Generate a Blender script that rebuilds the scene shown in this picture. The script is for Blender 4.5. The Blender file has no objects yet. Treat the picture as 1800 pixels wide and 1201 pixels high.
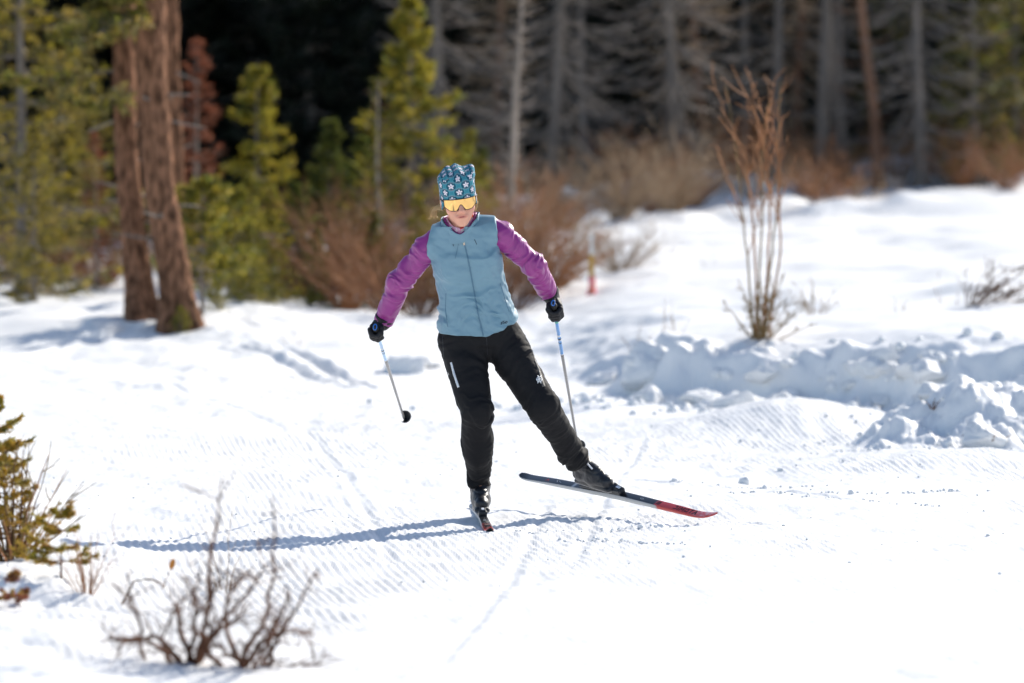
import bpy, math, random
import numpy as np
from mathutils import Vector
from mathutils.bvhtree import BVHTree
PI = math.pi

# ------------------------------------------------------------------ camera, sky, sun, exposure
SC = bpy.context.scene
COL = SC.collection
FPX, U0, V0, HCAM = 6750.0, 900.0, 600.5, 1.70          # 135 mm on full frame, for an 1800 x 1201 picture
PITCH = (600.5 - 310.0) / FPX
cam = bpy.data.cameras.new('camera')
cam.lens = 135.0; cam.sensor_width = 36.0; cam.clip_start = 0.5; cam.clip_end = 3000.0
cam.dof.use_dof = True; cam.dof.focus_distance = 18.85; cam.dof.aperture_fstop = 1.8; cam.dof.aperture_blades = 9
cam_ob = bpy.data.objects.new('camera', cam); COL.objects.link(cam_ob)
cam_ob.location = (0, 0, HCAM); cam_ob.rotation_euler = (math.pi / 2 - PITCH, 0, 0)
SC.camera = cam_ob
SUN_AZ, SUN_EL = math.radians(39.0), math.radians(32.0)   # azimuth from +Y towards +X
world = bpy.data.worlds.new('World'); SC.world = world; world.use_nodes = True
wn = world.node_tree.nodes; wl = world.node_tree.links
sky = wn.new('ShaderNodeTexSky'); sky.sky_type = 'NISHITA'; sky.sun_disc = False
sky.sun_elevation = SUN_EL; sky.sun_rotation = SUN_AZ; sky.altitude = 800; sky.dust_density = 1.6; sky.ozone_density = 0.9
wn['Background'].inputs['Strength'].default_value = 0.125
wl.new(sky.outputs[0], wn['Background'].inputs['Color'])
sun = bpy.data.lights.new('sun', 'SUN'); sun.energy = 4.3; sun.angle = math.radians(0.53); sun.color = (1.0, 0.94, 0.84)
sun_ob = bpy.data.objects.new('sun', sun); COL.objects.link(sun_ob)
SUNDIR = Vector((math.sin(SUN_AZ) * math.cos(SUN_EL), math.cos(SUN_AZ) * math.cos(SUN_EL), math.sin(SUN_EL)))
sun_ob.rotation_euler = SUNDIR.to_track_quat('Z', 'Y').to_euler(); sun_ob.location = (20, 20, 30)
SC.view_settings.view_transform = 'Standard'; SC.view_settings.look = 'None'
SC.view_settings.exposure = 0.50; SC.view_settings.gamma = 1.0; SC.view_settings.use_curve_mapping = False
SC.render.engine = 'CYCLES'
SC.cycles.use_denoising = True; SC.cycles.max_bounces = 5; SC.cycles.diffuse_bounces = 3; SC.cycles.use_adaptive_sampling = True; SC.cycles.adaptive_threshold = 0.02; SC.cycles.transparent_max_bounces = 4
SC.cycles.caustics_reflective = False; SC.cycles.caustics_refractive = False

# ------------------------------------------------------------------ helpers
def P(u, v, Y):
    """the point of the place that lies at distance Y along the picture position (u, v)"""
    a, b = (u - U0) / FPX, (V0 - v) / FPX
    dy = math.cos(PITCH) + b * math.sin(PITCH); dz = -math.sin(PITCH) + b * math.cos(PITCH)
    t = Y / dy
    return np.array((a * t, Y, HCAM + dz * t))
def XU(u, Y): return (u - U0) / FPX * Y
def lin(r, g, b):
    f = lambda c: (c / 255) / 12.92 if c < 10.3 else ((c / 255 + .055) / 1.055) ** 2.4
    return np.array((f(r), f(g), f(b)))
def unit(a): a = np.asarray(a, float); return a / (np.linalg.norm(a) + 1e-12)
def sstep(a, b, x): t = np.clip((x - a) / (b - a), 0, 1); return t * t * (3 - 2 * t)

_perm = np.random.RandomState(7).permutation(4096).astype(np.int64)
_rv = np.random.RandomState(8).uniform(-1, 1, 4096)
def _h(i, j, k): return _rv[_perm[(_perm[(_perm[i & 4095] + j) & 4095] + k) & 4095]]
def vnoise(x, y, z=0.0):
    if np.ndim(z) == 0:                                   # a constant third coordinate only seeds a flat noise
        x, y = np.broadcast_arrays(np.asarray(x, np.float64), np.asarray(y, np.float64)); k = int(z * 10) & 4095
        i, j = np.floor(x).astype(np.int64), np.floor(y).astype(np.int64)
        a, b = x - i, y - j; a, b = a * a * (3 - 2 * a), b * b * (3 - 2 * b)
        tab = _rv[_perm[(_perm + k) & 4095]]
        p0, p1 = _perm[i & 4095], _perm[(i + 1) & 4095]
        v00, v01, v10, v11 = tab[(p0 + j) & 4095], tab[(p0 + j + 1) & 4095], tab[(p1 + j) & 4095], tab[(p1 + j + 1) & 4095]
        v0 = v00 + (v10 - v00) * a; return v0 + (v01 + (v11 - v01) * a - v0) * b
    x, y, z = np.broadcast_arrays(np.asarray(x, float), np.asarray(y, float), np.asarray(z, float))
    i, j, k = np.floor(x).astype(np.int64), np.floor(y).astype(np.int64), np.floor(z).astype(np.int64)
    a, b, c = x - i, y - j, z - k
    a, b, c = a * a * (3 - 2 * a), b * b * (3 - 2 * b), c * c * (3 - 2 * c)
    L = lambda p, q, t: p + (q - p) * t
    r0 = L(L(_h(i, j, k), _h(i + 1, j, k), a), L(_h(i, j + 1, k), _h(i + 1, j + 1, k), a), b)
    if not np.any(c): return r0
    r1 = L(L(_h(i, j, k + 1), _h(i + 1, j, k + 1), a), L(_h(i, j + 1, k + 1), _h(i + 1, j + 1, k + 1), a), b)
    return L(r0, r1, c)
def fbm(x, y, z=0.0, o=3):
    r, a, f = 0, 1.0, 1.0
    for q in range(o):
        r = r + a * vnoise(x * f + 17.3 * q, y * f + 5.1 * q, z * f); a *= .5; f *= 2.03
    return r

def material(name, color=(.5, .5, .5), rough=.7, metallic=0., attr=False, spec=.3, bump=None, transl=0., coat=0., sheen=0., vary=None):
    m = bpy.data.materials.new(name); m.use_nodes = True
    nt = m.node_tree; N = nt.nodes; L = nt.links
    b = N['Principled BSDF']; out = N['Material Output']
    b.inputs['Roughness'].default_value = rough; b.inputs['Metallic'].default_value = metallic
    b.inputs['Specular IOR Level'].default_value = spec; b.inputs['Coat Weight'].default_value = coat
    b.inputs['Sheen Weight'].default_value = sheen
    b.inputs['Base Color'].default_value = (*color, 1)
    src = None
    tc = N.new('ShaderNodeTexCoord')
    if attr:
        at = N.new('ShaderNodeAttribute'); at.attribute_name = 'Col'; src = at.outputs['Color']
    if vary:                                             # (scale, amount): slow natural colour variation
        nz = N.new('ShaderNodeTexNoise'); nz.inputs['Scale'].default_value = vary[0]; nz.inputs['Detail'].default_value = 4
        if bump and len(bump) > 3:
            mv = N.new('ShaderNodeMapping'); mv.inputs['Scale'].default_value = bump[3]
            L.new(tc.outputs['Object'], mv.inputs[0]); L.new(mv.outputs[0], nz.inputs['Vector'])
        else: L.new(tc.outputs['Object'], nz.inputs['Vector'])
        mr = N.new('ShaderNodeMapRange'); mr.inputs[1].default_value = .3; mr.inputs[2].default_value = .7
        mr.inputs[3].default_value = 1 - vary[1]; mr.inputs[4].default_value = 1 + vary[1]
        L.new(nz.outputs[0], mr.inputs[0])
        mx = N.new('ShaderNodeVectorMath'); mx.operation = 'SCALE'
        if src is None: mx.inputs[0].default_value = color
        else: L.new(src, mx.inputs[0])
        L.new(mr.outputs[0], mx.inputs['Scale']); src = mx.outputs[0]
    if src is not None: L.new(src, b.inputs['Base Color'])
    if bump:                                             # (scale, strength, distance)
        nb = N.new('ShaderNodeTexNoise'); nb.inputs['Scale'].default_value = bump[0]; nb.inputs['Detail'].default_value = 5
        if len(bump) > 3:
            mp = N.new('ShaderNodeMapping'); mp.inputs['Scale'].default_value = bump[3]
            L.new(tc.outputs['Object'], mp.inputs[0]); L.new(mp.outputs[0], nb.inputs['Vector'])
        else: L.new(tc.outputs['Object'], nb.inputs['Vector'])
        bp = N.new('ShaderNodeBump'); bp.inputs['Strength'].default_value = bump[1]; bp.inputs['Distance'].default_value = bump[2]
        L.new(nb.outputs[0], bp.inputs['Height']); L.new(bp.outputs[0], b.inputs['Normal'])
    if transl:
        t = N.new('ShaderNodeBsdfTranslucent'); t.inputs[0].default_value = (*color, 1)
        if src is not None: L.new(src, t.inputs[0])
        ms = N.new('ShaderNodeMixShader'); ms.inputs[0].default_value = transl
        L.new(b.outputs[0], ms.inputs[1]); L.new(t.outputs[0], ms.inputs[2]); L.new(ms.outputs[0], out.inputs[0])
    return m

def mesh_data(name, V, F, mat=None, smooth=True, col=None):
    V = np.ascontiguousarray(V, np.float32)
    Fs = F if isinstance(F, list) else [F]
    Fs = [np.asarray(f, np.int32) for f in Fs if len(f)]
    me = bpy.data.meshes.new(name)
    me.vertices.add(len(V)); me.vertices.foreach_set('co', V.ravel())
    nl = sum(f.size for f in Fs); npoly = sum(len(f) for f in Fs)
    me.loops.add(nl); me.loops.foreach_set('vertex_index', np.concatenate([f.ravel() for f in Fs]))
    tot = np.concatenate([np.full(len(f), f.shape[1], np.int32) for f in Fs])
    me.polygons.add(npoly)
    me.polygons.foreach_set('loop_start', np.concatenate(([0], np.cumsum(tot)[:-1])).astype(np.int32))
    me.polygons.foreach_set('loop_total', tot)
    me.polygons.foreach_set('use_smooth', np.full(npoly, bool(smooth)))
    me.update(calc_edges=True)
    if col is not None:
        c = np.ones((len(V), 4), np.float32); c[:, :3] = col
        a = me.color_attributes.new('Col', 'FLOAT_COLOR', 'POINT'); a.data.foreach_set('color', c.ravel())
    if mat: me.materials.append(mat)
    return me
def tag(o, label=None, cat=None, group=None, kind=None):
    for k, w in (('label', label), ('category', cat), ('group', group), ('kind', kind)):
        if w: o[k] = w
    return o
def add(name, me, parent=None, loc=None, rz=0., sc=1., kind=None):
    o = bpy.data.objects.new(name, me); COL.objects.link(o)
    if loc is not None: o.location = loc
    o.rotation_euler = (0, 0, rz); o.scale = (sc, sc, sc)
    if parent is not None: o.parent = parent
    if kind: o['kind'] = kind
    return o
def thing(name, label, cat, loc=(0, 0, 0), rz=0., sc=1., group=None):
    o = add(name, None, None, loc, rz, sc); o.empty_display_size = .1
    return tag(o, label, cat, group)
def part(parent, name, V, F, mat, smooth=True, col=None, kind=None):
    """a part whose vertices are given in world space, under an unrotated Empty"""
    V = np.asarray(V) - np.array(parent.location)
    return add(name, mesh_data(name, V, F, mat, smooth, col), parent, kind=kind)

def tubes(Pts, R, sides=5, caps=False):
    """Pts (N,K,3), R (N,K) -> V, F quads of N tubes"""
    Pts = np.asarray(Pts, float); R = np.asarray(R, float)
    N, K, _ = Pts.shape
    T = np.gradient(Pts, axis=1); T /= np.linalg.norm(T, axis=2, keepdims=True) + 1e-9
    ref = np.where(np.abs(T[:, :1, 2:3]) > .8, np.array([1., 0, 0]), np.array([0, 0, 1.]))
    A = np.cross(T, np.broadcast_to(ref, T.shape)); A /= np.linalg.norm(A, axis=2, keepdims=True) + 1e-9
    B = np.cross(T, A)
    th = np.arange(sides) * 2 * math.pi / sides
    V = Pts[:, :, None, :] + R[:, :, None, None] * (A[:, :, None, :] * np.cos(th)[None, None, :, None] + B[:, :, None, :] * np.sin(th)[None, None, :, None])
    V = V.reshape(-1, 3)
    n, k, s = np.meshgrid(np.arange(N), np.arange(K - 1), np.arange(sides), indexing='ij')
    i = lambda kk, ss: (n * K + kk) * sides + ss % sides
    F = np.stack([i(k, s), i(k, s + 1), i(k + 1, s + 1), i(k + 1, s)], -1).reshape(-1, 4)
    if caps and sides == 4 or caps and sides > 4:
        pass
    return V, F
def tube(pts, r, sides=8):
    pts = np.asarray(pts, float); r = np.full(len(pts), r) if np.isscalar(r) else np.asarray(r, float)
    d0, d1 = unit(pts[0] - pts[1]), unit(pts[-1] - pts[-2])
    pts = np.vstack([pts[0] + d0 * r[0] * .3, pts, pts[-1] + d1 * r[-1] * .3]); r = np.concatenate([[1e-4], r, [1e-4]])
    return tubes(pts[None], r[None], sides)
def join(lst):
    V, F, n = [], {}, 0
    for v, f in lst:
        for ff in (f if isinstance(f, list) else [f]):
            F.setdefault(ff.shape[1], []).append(np.asarray(ff) + n)
        V.append(v); n += len(v)
    return np.vstack(V), [np.vstack(x) for x in F.values()]
def box(c, ax, half, bev=.15):
    """bevelled block: centre, three axes (rows), half sizes"""
    c = np.asarray(c, float); ax = np.asarray(ax, float); h = np.asarray(half, float); b = bev * h.min()
    rows = []
    for z, k in ((-h[2], 1), (-h[2] + b, 0), (h[2] - b, 0), (h[2], 1)):
        x, y = h[0] - k * b, h[1] - k * b; e = b
        for p in ((x - e, y), (-x + e, y), (-x, y - e), (-x, -y + e), (-x + e, -y), (x - e, -y), (x, -y + e), (x, y - e)):
            rows.append((*p, z))
    V = np.array(rows) @ ax + c
    F4 = [[r * 8 + i, r * 8 + (i + 1) % 8, (r + 1) * 8 + (i + 1) % 8, (r + 1) * 8 + i] for r in range(3) for i in range(8)]
    return V, [np.array(F4), np.array([[7, 6, 5, 4, 3, 2, 1, 0], [24, 25, 26, 27, 28, 29, 30, 31]])]
def normals(V, F):
    N = np.zeros_like(V); a, b, c, d = (V[F[:, i]] for i in range(4))
    n = np.cross(c - a, d - b)
    for i in range(4): np.add.at(N, F[:, i], n)
    return N / (np.linalg.norm(N, axis=1, keepdims=True) + 1e-12)

# signed distance modelling
def G3(lo, hi, h):
    ax = [np.arange(l, u + h, h) for l, u in zip(lo, hi)]
    return ax, (ax[0][:, None, None], ax[1][None, :, None], ax[2][None, None, :])
def rcone(G, a, b, ra, rb):
    d = b - a; L = d @ d
    t = np.clip(((G[0] - a[0]) * d[0] + (G[1] - a[1]) * d[1] + (G[2] - a[2]) * d[2]) / L, 0, 1)
    return np.sqrt((G[0] - a[0] - t * d[0]) ** 2 + (G[1] - a[1] - t * d[1]) ** 2 + (G[2] - a[2] - t * d[2]) ** 2) - (ra + (rb - ra) * t)
def ell(G, c, r):
    q = np.sqrt(((G[0] - c[0]) / r[0]) ** 2 + ((G[1] - c[1]) / r[1]) ** 2 + ((G[2] - c[2]) / r[2]) ** 2)
    return (q - 1) * min(r)
def rbox(G, c, h, r):
    q = [np.abs(G[i] - c[i]) - h[i] + r for i in range(3)]
    return np.sqrt(np.maximum(q[0], 0) ** 2 + np.maximum(q[1], 0) ** 2 + np.maximum(q[2], 0) ** 2) + np.minimum(np.maximum(q[0], np.maximum(q[1], q[2])), 0) - r
def smin(a, b, k):
    h = np.clip(.5 + .5 * (b - a) / k, 0, 1); return b + (a - b) * h - k * h * (1 - h)
def smax(a, b, k): return -smin(-a, -b, k)
def frame_coords(G, o, A):
    """coordinates of the grid in the frame with origin o and axes A (rows)"""
    d = [G[i] - o[i] for i in range(3)]
    return tuple(d[0] * A[i][0] + d[1] * A[i][1] + d[2] * A[i][2] for i in range(3))
def nets(Fd, ax):
    s = Fd < 0; n0, n1, n2 = Fd.shape
    c = np.zeros((n0 - 1, n1 - 1, n2 - 1), np.int8)
    cor = [(i, j, k) for i in (0, 1) for j in (0, 1) for k in (0, 1)]
    for i, j, k in cor: c += s[i:n0 - 1 + i, j:n1 - 1 + j, k:n2 - 1 + k]
    act = (c > 0) & (c < 8); idx = np.full(c.shape, -1, np.int64)
    ii, jj, kk = np.nonzero(act); idx[act] = np.arange(len(ii))
    acc = np.zeros((len(ii), 3)); cnt = np.zeros(len(ii))
    for a in cor:
        for d in range(3):
            if a[d] == 0:
                b = list(a); b[d] = 1
                fa = Fd[ii + a[0], jj + a[1], kk + a[2]]; fb = Fd[ii + b[0], jj + b[1], kk + b[2]]
                m = (fa < 0) != (fb < 0); t = np.where(m, fa / np.where(m, fa - fb, 1), 0)
                pa = np.stack([ax[0][ii + a[0]], ax[1][jj + a[1]], ax[2][kk + a[2]]], 1)
                pb = np.stack([ax[0][ii + b[0]], ax[1][jj + b[1]], ax[2][kk + b[2]]], 1)
                acc += np.where(m[:, None], pa + (pb - pa) * t[:, None], 0); cnt += m
    V = acc / cnt[:, None]; Q = []
    for d in range(3):
        lo = [slice(1, -1)] * 3; hi = [slice(1, -1)] * 3; lo[d] = slice(0, -1); hi[d] = slice(1, None)
        A, B = s[tuple(lo)], s[tuple(hi)]
        e = np.argwhere(A != B); ins = A[A != B]
        e = e + np.array([0 if q == d else 1 for q in range(3)])
        p, q = (d + 1) % 3, (d + 2) % 3
        def cell(dp, dq):
            x = e.copy(); x[:, p] += dp; x[:, q] += dq; return idx[x[:, 0], x[:, 1], x[:, 2]]
        f = np.stack([cell(-1, -1), cell(0, -1), cell(0, 0), cell(-1, 0)], 1)
        f[~ins] = f[~ins][:, ::-1]; Q.append(f)
    return V, np.vstack(Q)

# ------------------------------------------------------------------ snow terrain
def tps_fit(pts):
    p = np.array(pts); n = len(p)
    r = np.linalg.norm(p[:, None, :2] - p[None, :, :2], axis=2)
    K = r * r * np.log(r + 1e-9) + np.eye(n) * .3
    Q = np.c_[np.ones(n), p[:, :2]]
    A = np.block([[K, Q], [Q.T, np.zeros((3, 3))]])
    w = np.linalg.solve(A, np.r_[p[:, 2], 0, 0, 0])
    return p[:, :2], w
def tps(fit, x, y):
    p, w = fit; z = w[-3] + w[-2] * x + w[-1] * y
    for (a, b), k in zip(p, w):
        r2 = (x - a) ** 2 + (y - b) ** 2 + 1e-12
        z = z + k * r2 * .5 * np.log(r2)
    return z
def cp(u, v, Y): return tuple(P(u, v, Y))
trail_pts = [(x, y, 0.) for y in (9, 12, 15, 18, 21, 24.5) for x in (-1.2, .2, 1.8, 3.8)] + [(-2.6, 21, 0), (-2.6, 24.5, .02), (-4.5, 22, .05), (5.5, 22, 0.), (6, 12, 0), (9, 20, 0),
    cp(300, 650, 31.2), cp(0, 640, 30.5), cp(0, 600, 34), cp(470, 650, 31.5), cp(250, 565, 34.5), cp(420, 545, 36.5), cp(450, 605, 33.5), cp(700, 600, 34.2), cp(700, 545, 39),
    cp(1000, 640, 32), cp(1000, 560, 37), cp(0, 500, 45), cp(180, 505, 43), cp(300, 480, 49), cp(-200, 470, 52), cp(600, 470, 50), cp(600, 410, 62), cp(0, 430, 62), cp(-700, 560, 36), cp(-800, 470, 55), cp(-500, 680, 28),
    cp(0, 1010, 15.2), cp(60, 1100, 13.6), cp(0, 1201, 12.0), (-2.6, 17.2, .10), (-3.6, 14.5, .22), (-6, 16, .3), (-2.4, 11, .14), (2.0, 30.5, .08), (4, 30, .15), (8, 29, .2), (3, 45, .6), (10, 45, .6), (4, 64, 1.3), (12, 64, 1.3), cp(900, 400, 62)]
field_pts = [cp(1130, 605, 29.5), cp(1210, 598, 28.9), cp(1500, 592, 28.4), cp(1800, 618, 27.0), cp(1350, 584, 28.9), cp(1700, 520, 33), cp(1180, 480, 39), cp(1700, 450, 40), cp(1150, 405, 50),
    cp(1600, 372, 52), cp(1330, 385, 51), cp(1750, 305, 63), cp(1300, 335, 62), cp(1000, 372, 58), cp(900, 380, 60), cp(1000, 520, 37.5), (8, 27, .55), (9, 34, .85), (12, 50, 1.4), (12, 62, 1.75)]
FT, FF = tps_fit(trail_pts), tps_fit(field_pts)
BANK = np.array([(14, 24.0), (7, 25.9), (4.2, 27.1), (2.9, 27.75), (2.2, 28.05), (1.35, 28.55), (.95, 29.6), (.75, 31.5), (.35, 36), (-.4, 44), (-2.5, 60), (-4, 75)])
BW = np.array([.4, .4, .34, .30, .27, .28, .34, .5, 1.2, 2.5, 4, 5])
def bank_sd(x, y):
    best = np.full(np.shape(x), 1e9); sg = np.zeros(np.shape(x)); w = np.zeros(np.shape(x))
    for (a, b, wa, wb) in zip(BANK[:-1], BANK[1:], BW[:-1], BW[1:]):
        d = b - a; t = np.clip(((x - a[0]) * d[0] + (y - a[1]) * d[1]) / (d @ d), 0, 1)
        ex, ey = x - a[0] - t * d[0], y - a[1] - t * d[1]; r = np.hypot(ex, ey)
        side = np.where(d[1] * ex - d[0] * ey > 0, 1., -1.)
        m = r < best; best = np.where(m, r, best); sg = np.where(m, side, sg); w = np.where(m, wa + (wb - wa) * t, w)
    return best * sg, w
def trail_q(x, y):
    """across-trail coordinate: the groomed ribs run along lines of constant q"""
    return x + .13 * (y - 19) + .028 * np.maximum(0, y - 24.5) ** 2 - .02 * np.maximum(0, 17 - y) ** 2
GROOVES = [([(0, 627, 31.5), (120, 612, 33), (230, 590, 34.3)], .05, .07), ([(-150, 640, 30.6), (0, 603, 33.8), (150, 590, 34.6)], .05, .07),
    ([(440, 606, 33.4), (520, 620, 32.7), (580, 648, 31.6), (640, 690, 29.6)], .045, .06), ([(420, 618, 33), (500, 640, 32), (570, 680, 30)], .03, .05),
    ([(300, 700, 29), (480, 770, 26), (560, 800, 24.6)],   .010, .04), ([(560, 800, 24.5), (640, 905, 20), (690, 1010, 16.8)], .008, .025), ([(1130, 800, 24.6), (1060, 900, 20.1), (1010, 1000, 17)], .008, .025),
    ([(1500, 900, 19.9), (1250, 870, 21), (1100, 850, 21.6)], .012, .03), ([(760, 1190, 13.1), (900, 1020, 16.4), (960, 900, 19.8)], .008, .025), ([(1000, 905, 19.2), (1200, 912, 19.0), (1350, 925, 18.6)], .012, .025)]
GR = []
for pl, dep, wid in GROOVES:
    q = np.array([P(*p)[:2] for p in pl]); s = np.linspace(0, 1, len(q)); t = np.linspace(0, 1, 25)
    c = np.stack([np.interp(t, s, q[:, 0]), np.interp(t, s, q[:, 1])], 1)
    for _ in range(6): c[1:-1] = (c[:-2] + 2 * c[1:-1] + c[2:]) / 4
    GR.append((c, dep, wid))
MOUND = (3.15, 24.3)
def ground_z(x, y, fine=True):
    x = np.asarray(x, float); y = np.asarray(y, float)
    xc = np.clip(x, -9, 10); yc = np.clip(y, 9, 66)
    sd, w = bank_sd(x, y)
    j = .16 * fbm(x * 1.7, y * 1.7, 3.3, 2) * np.clip(w / .3, 0, 1.5) + .07 * fbm(x * 6, y * 6, 9.1, 2)
    s = sstep(-1, 1, (sd + j) / w)
    zt = tps(FT, xc, yc)
    # the groomed hump and the heaped pile in front of the bank
    hump = .20 * np.exp(-((x - 1.85) / .62) ** 2 - ((y - 25.7) / 1.0) ** 2) + .11 * np.exp(-((x - 2.6) / .8) ** 2 - ((y - 22.3) / .9) ** 2) + .06 * np.exp(-((x - .5) / .4) ** 2 - ((y - 27.5) / 1.2) ** 2)
    md = np.hypot((x - MOUND[0] - .25 * (y - 24.3)) / .95, (y - MOUND[1]) / 1.15)
    pile = .33 * sstep(1.15, .25, md + .16 * fbm(x * 2.6, y * 2.6, 1.7, 3))
    # a low rolled bank with chopped snow where the cut bank runs out
    zf = tps(FF, np.clip(x, -4, 13), np.clip(y, 26, 66))
    crest = -.03 * np.exp(-((sd - .35) / .3) ** 2) * sstep(.5, 1.6, x)
    z = (zt + hump) * (1 - s) + (zf + crest) * s
    z = np.maximum(z, z * 0 + (zt + pile) * (1 - s) + z * s)
    # hillside beyond the forest edge
    z = z + .10 * np.maximum(0, y - 66) + .05 * np.maximum(0, y - 120) - .0 * x
    if not fine: return z
    far = sstep(8, 30, np.hypot(x, np.maximum(y - 40, 0)))
    q = trail_q(x, y)
    groom = sstep(-3.0, -2.4, q) * sstep(3.55, 3.2, q) * (1 - s) * sstep(.35, .1, pile) * sstep(34, 31, y)
    groom = groom * sstep(-2.2, -1.2, x + .0 * y + np.maximum(0, y - 17) * .9)
    worn = sstep(-.35, .35, fbm(x * .9 + 3, y * .33, 7.7, 3) + .45 * sstep(1.0, 1.9, x) * sstep(20, 22, y) + .02)
    ribs = np.sin(q * 2 * math.pi / .04 + 1.2 * vnoise(x * .8, y * .5))
    chop = .65 + .35 * vnoise(x * 9, y * 7)
    z = z + groom * (.0015 + .0070 * worn) * (1 + .9 * sstep(18, 15, y)) * ribs * chop
    # broad roll, ripples, scuffs
    z = z + .022 * fbm(x * .8, y * .55, 2.2, 3) * (1 - far) * sstep(11, 20, y)
    z = z + groom * (.022 * np.minimum(0, fbm(x * 1.5, y * 1.1, 5.5, 4) + .25) + .007 * fbm(x * 10, y * 5, 4.4, 3) * (1 - .3 * sstep(18, 15, y)))
    rough = np.clip((1 - groom) * (1 - .8 * s) * (1 - .6 * sstep(27, 30, y)), 0, 1)
    z = z + rough * (.055 * fbm(x * 2.1, y * 2.1, 8.8, 4) + .012 * fbm(x * 11, y * 11, 6.1, 2)) * sstep(70, 40, y)
    z = z + s * (.05 * fbm(x * .9, y * .7, 1.1, 3) + .09 * np.maximum(0, fbm(x * .8 + 9, y * .55, 4.4, 2)) * sstep(29, 32, y) + .30 * np.maximum(0, fbm(x * .6 + 4, y * .45, 2.4, 3)) * sstep(46, 54, y))
    edge = np.exp(-((sd) / (w * 1.3)) ** 2) * sstep(.6, 1.2, x) * sstep(.45, .3, w)
    z = z + edge * (.085 * fbm(x * 2.4, y * 2.4, 2.9, 3) + .07 * (1 - np.abs(fbm(x * 2.4, y * 2.4, 7.2, 2))) - .06 + .012 * np.abs(fbm(x * 11, y * 11, 3.3, 2)))
    pm = sstep(.02, .15, pile) * (1 - s)
    z = z + pm * (.10 * fbm(x * 2.4, y * 2.4, 3.7, 3) + .04 * np.abs(fbm(x * 7, y * 7, 1.9, 3)) + .02 * fbm(x * 15, y * 15, 2.5, 2))
    left = sstep(-1.0, -2.6, x + .0 * y) * sstep(42, 36, y) * sstep(26, 31, y)
    z = z + left * .05 * fbm(x * 1.6, y * 1.2, 6.6, 3)
    for c, dep, wid in GR:
        m = (x > c[:, 0].min() - .3) & (x < c[:, 0].max() + .3) & (y > c[:, 1].min() - .3) & (y < c[:, 1].max() + .3)
        if not np.any(m): continue
        xm, ym = x[m], y[m]
        d = np.full(xm.shape, 9.)
        for a, b in zip(c[:-1], c[1:]):
            e = b - a; t = np.clip(((xm - a[0]) * e[0] + (ym - a[1]) * e[1]) / (e @ e), 0, 1)
            d = np.minimum(d, np.hypot(xm - a[0] - t * e[0], ym - a[1] - t * e[1]))
        dz = -dep * np.exp(-(d / wid) ** 2) + .45 * dep * np.exp(-((d - 2.2 * wid) / wid) ** 2) * (1 + .6 * vnoise(xm * 14, ym * 9))
        if z.ndim: z[m] += dz
        else: z = z + float(dz)
    return z
def gz(x, y): return float(ground_z(np.array([x]), np.array([y]))[0])
def on(u, Y, dz=0.):
    x = XU(u, Y); return (x, Y, gz(x, Y) - dz)

xs = np.concatenate([-np.geomspace(420, 4.2, 60), np.arange(-4.1, -3.0, .03), np.arange(-3.0, 3.7, .0125), np.arange(3.7, 5.2, .03), np.geomspace(5.3, 420, 60)])
ys = np.concatenate([np.linspace(-60, 7, 20), np.arange(7.5, 11.5, .15), np.arange(11.5, 29.5, .033), np.arange(29.5, 36, .055), np.arange(36, 66, .16), np.geomspace(66.2, 900, 60)])
Xg, Yg = np.meshgrid(xs, ys, indexing='ij')
Zg = ground_z(Xg.ravel(), Yg.ravel()).reshape(Xg.shape)
n0, n1 = Xg.shape
i, j = np.meshgrid(np.arange(n0 - 1), np.arange(n1 - 1), indexing='ij')
idx = lambda a, b: a * n1 + b
Fg = np.stack([idx(i, j), idx(i + 1, j), idx(i + 1, j + 1), idx(i, j + 1)], -1).reshape(-1, 4)
SNOW = material('snow', (.88, .875, .865), .55, spec=.25, bump=(55, .35, .012))
snow = add('snow_ground', mesh_data('snow_ground', np.stack([Xg, Yg, Zg], -1).reshape(-1, 3), Fg, SNOW)); snow['kind'] = 'structure'

# lumps of snow
def lump_mesh(seed, n=14, flat=.7, jag=.35):
    th = np.linspace(0, math.pi, n); ph = np.arange(2 * n) * math.pi / n
    T, H = np.meshgrid(th, ph, indexing='ij')
    d = np.stack([np.sin(T) * np.cos(H), np.sin(T) * np.sin(H), np.cos(T)], -1)
    rr = np.random.RandomState(seed + 100); nn = rr.normal(size=(11, 3)); nn /= np.linalg.norm(nn, axis=1, keepdims=True); hh = rr.uniform(.62, 1., 11)
    dots = np.einsum('ijk,lk->ijl', d, nn); rad = np.min(np.where(dots > .05, hh / np.maximum(dots, .05), 9.), -1); rad = np.minimum(rad, 1.25)   # broken along flat faces
    v = d * (rad * (1 + .10 * fbm(d[..., 0] * 2.5 + seed * 7, d[..., 1] * 2.5, d[..., 2] * 2.5 + seed, 3) + .035 * vnoise(d[..., 0] * 11 + seed, d[..., 1] * 11, d[..., 2] * 11)))[..., None]
    v[..., 2] *= flat
    a, b = np.meshgrid(np.arange(n - 1), np.arange(2 * n), indexing='ij'); k = 2 * n
    F = np.stack([a * k + b, (a + 1) * k + b, (a + 1) * k + (b + 1) % k, a * k + (b + 1) % k], -1).reshape(-1, 4)
    return v.reshape(-1, 3), F
LUMPS = [mesh_data('snow_block', *lump_mesh(q, 26, .55 + .12 * (q % 3), .34), SNOW) for q in range(6)]
CRUMB = [lump_mesh(20 + q, 5, .8, .5) for q in range(4)]
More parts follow.
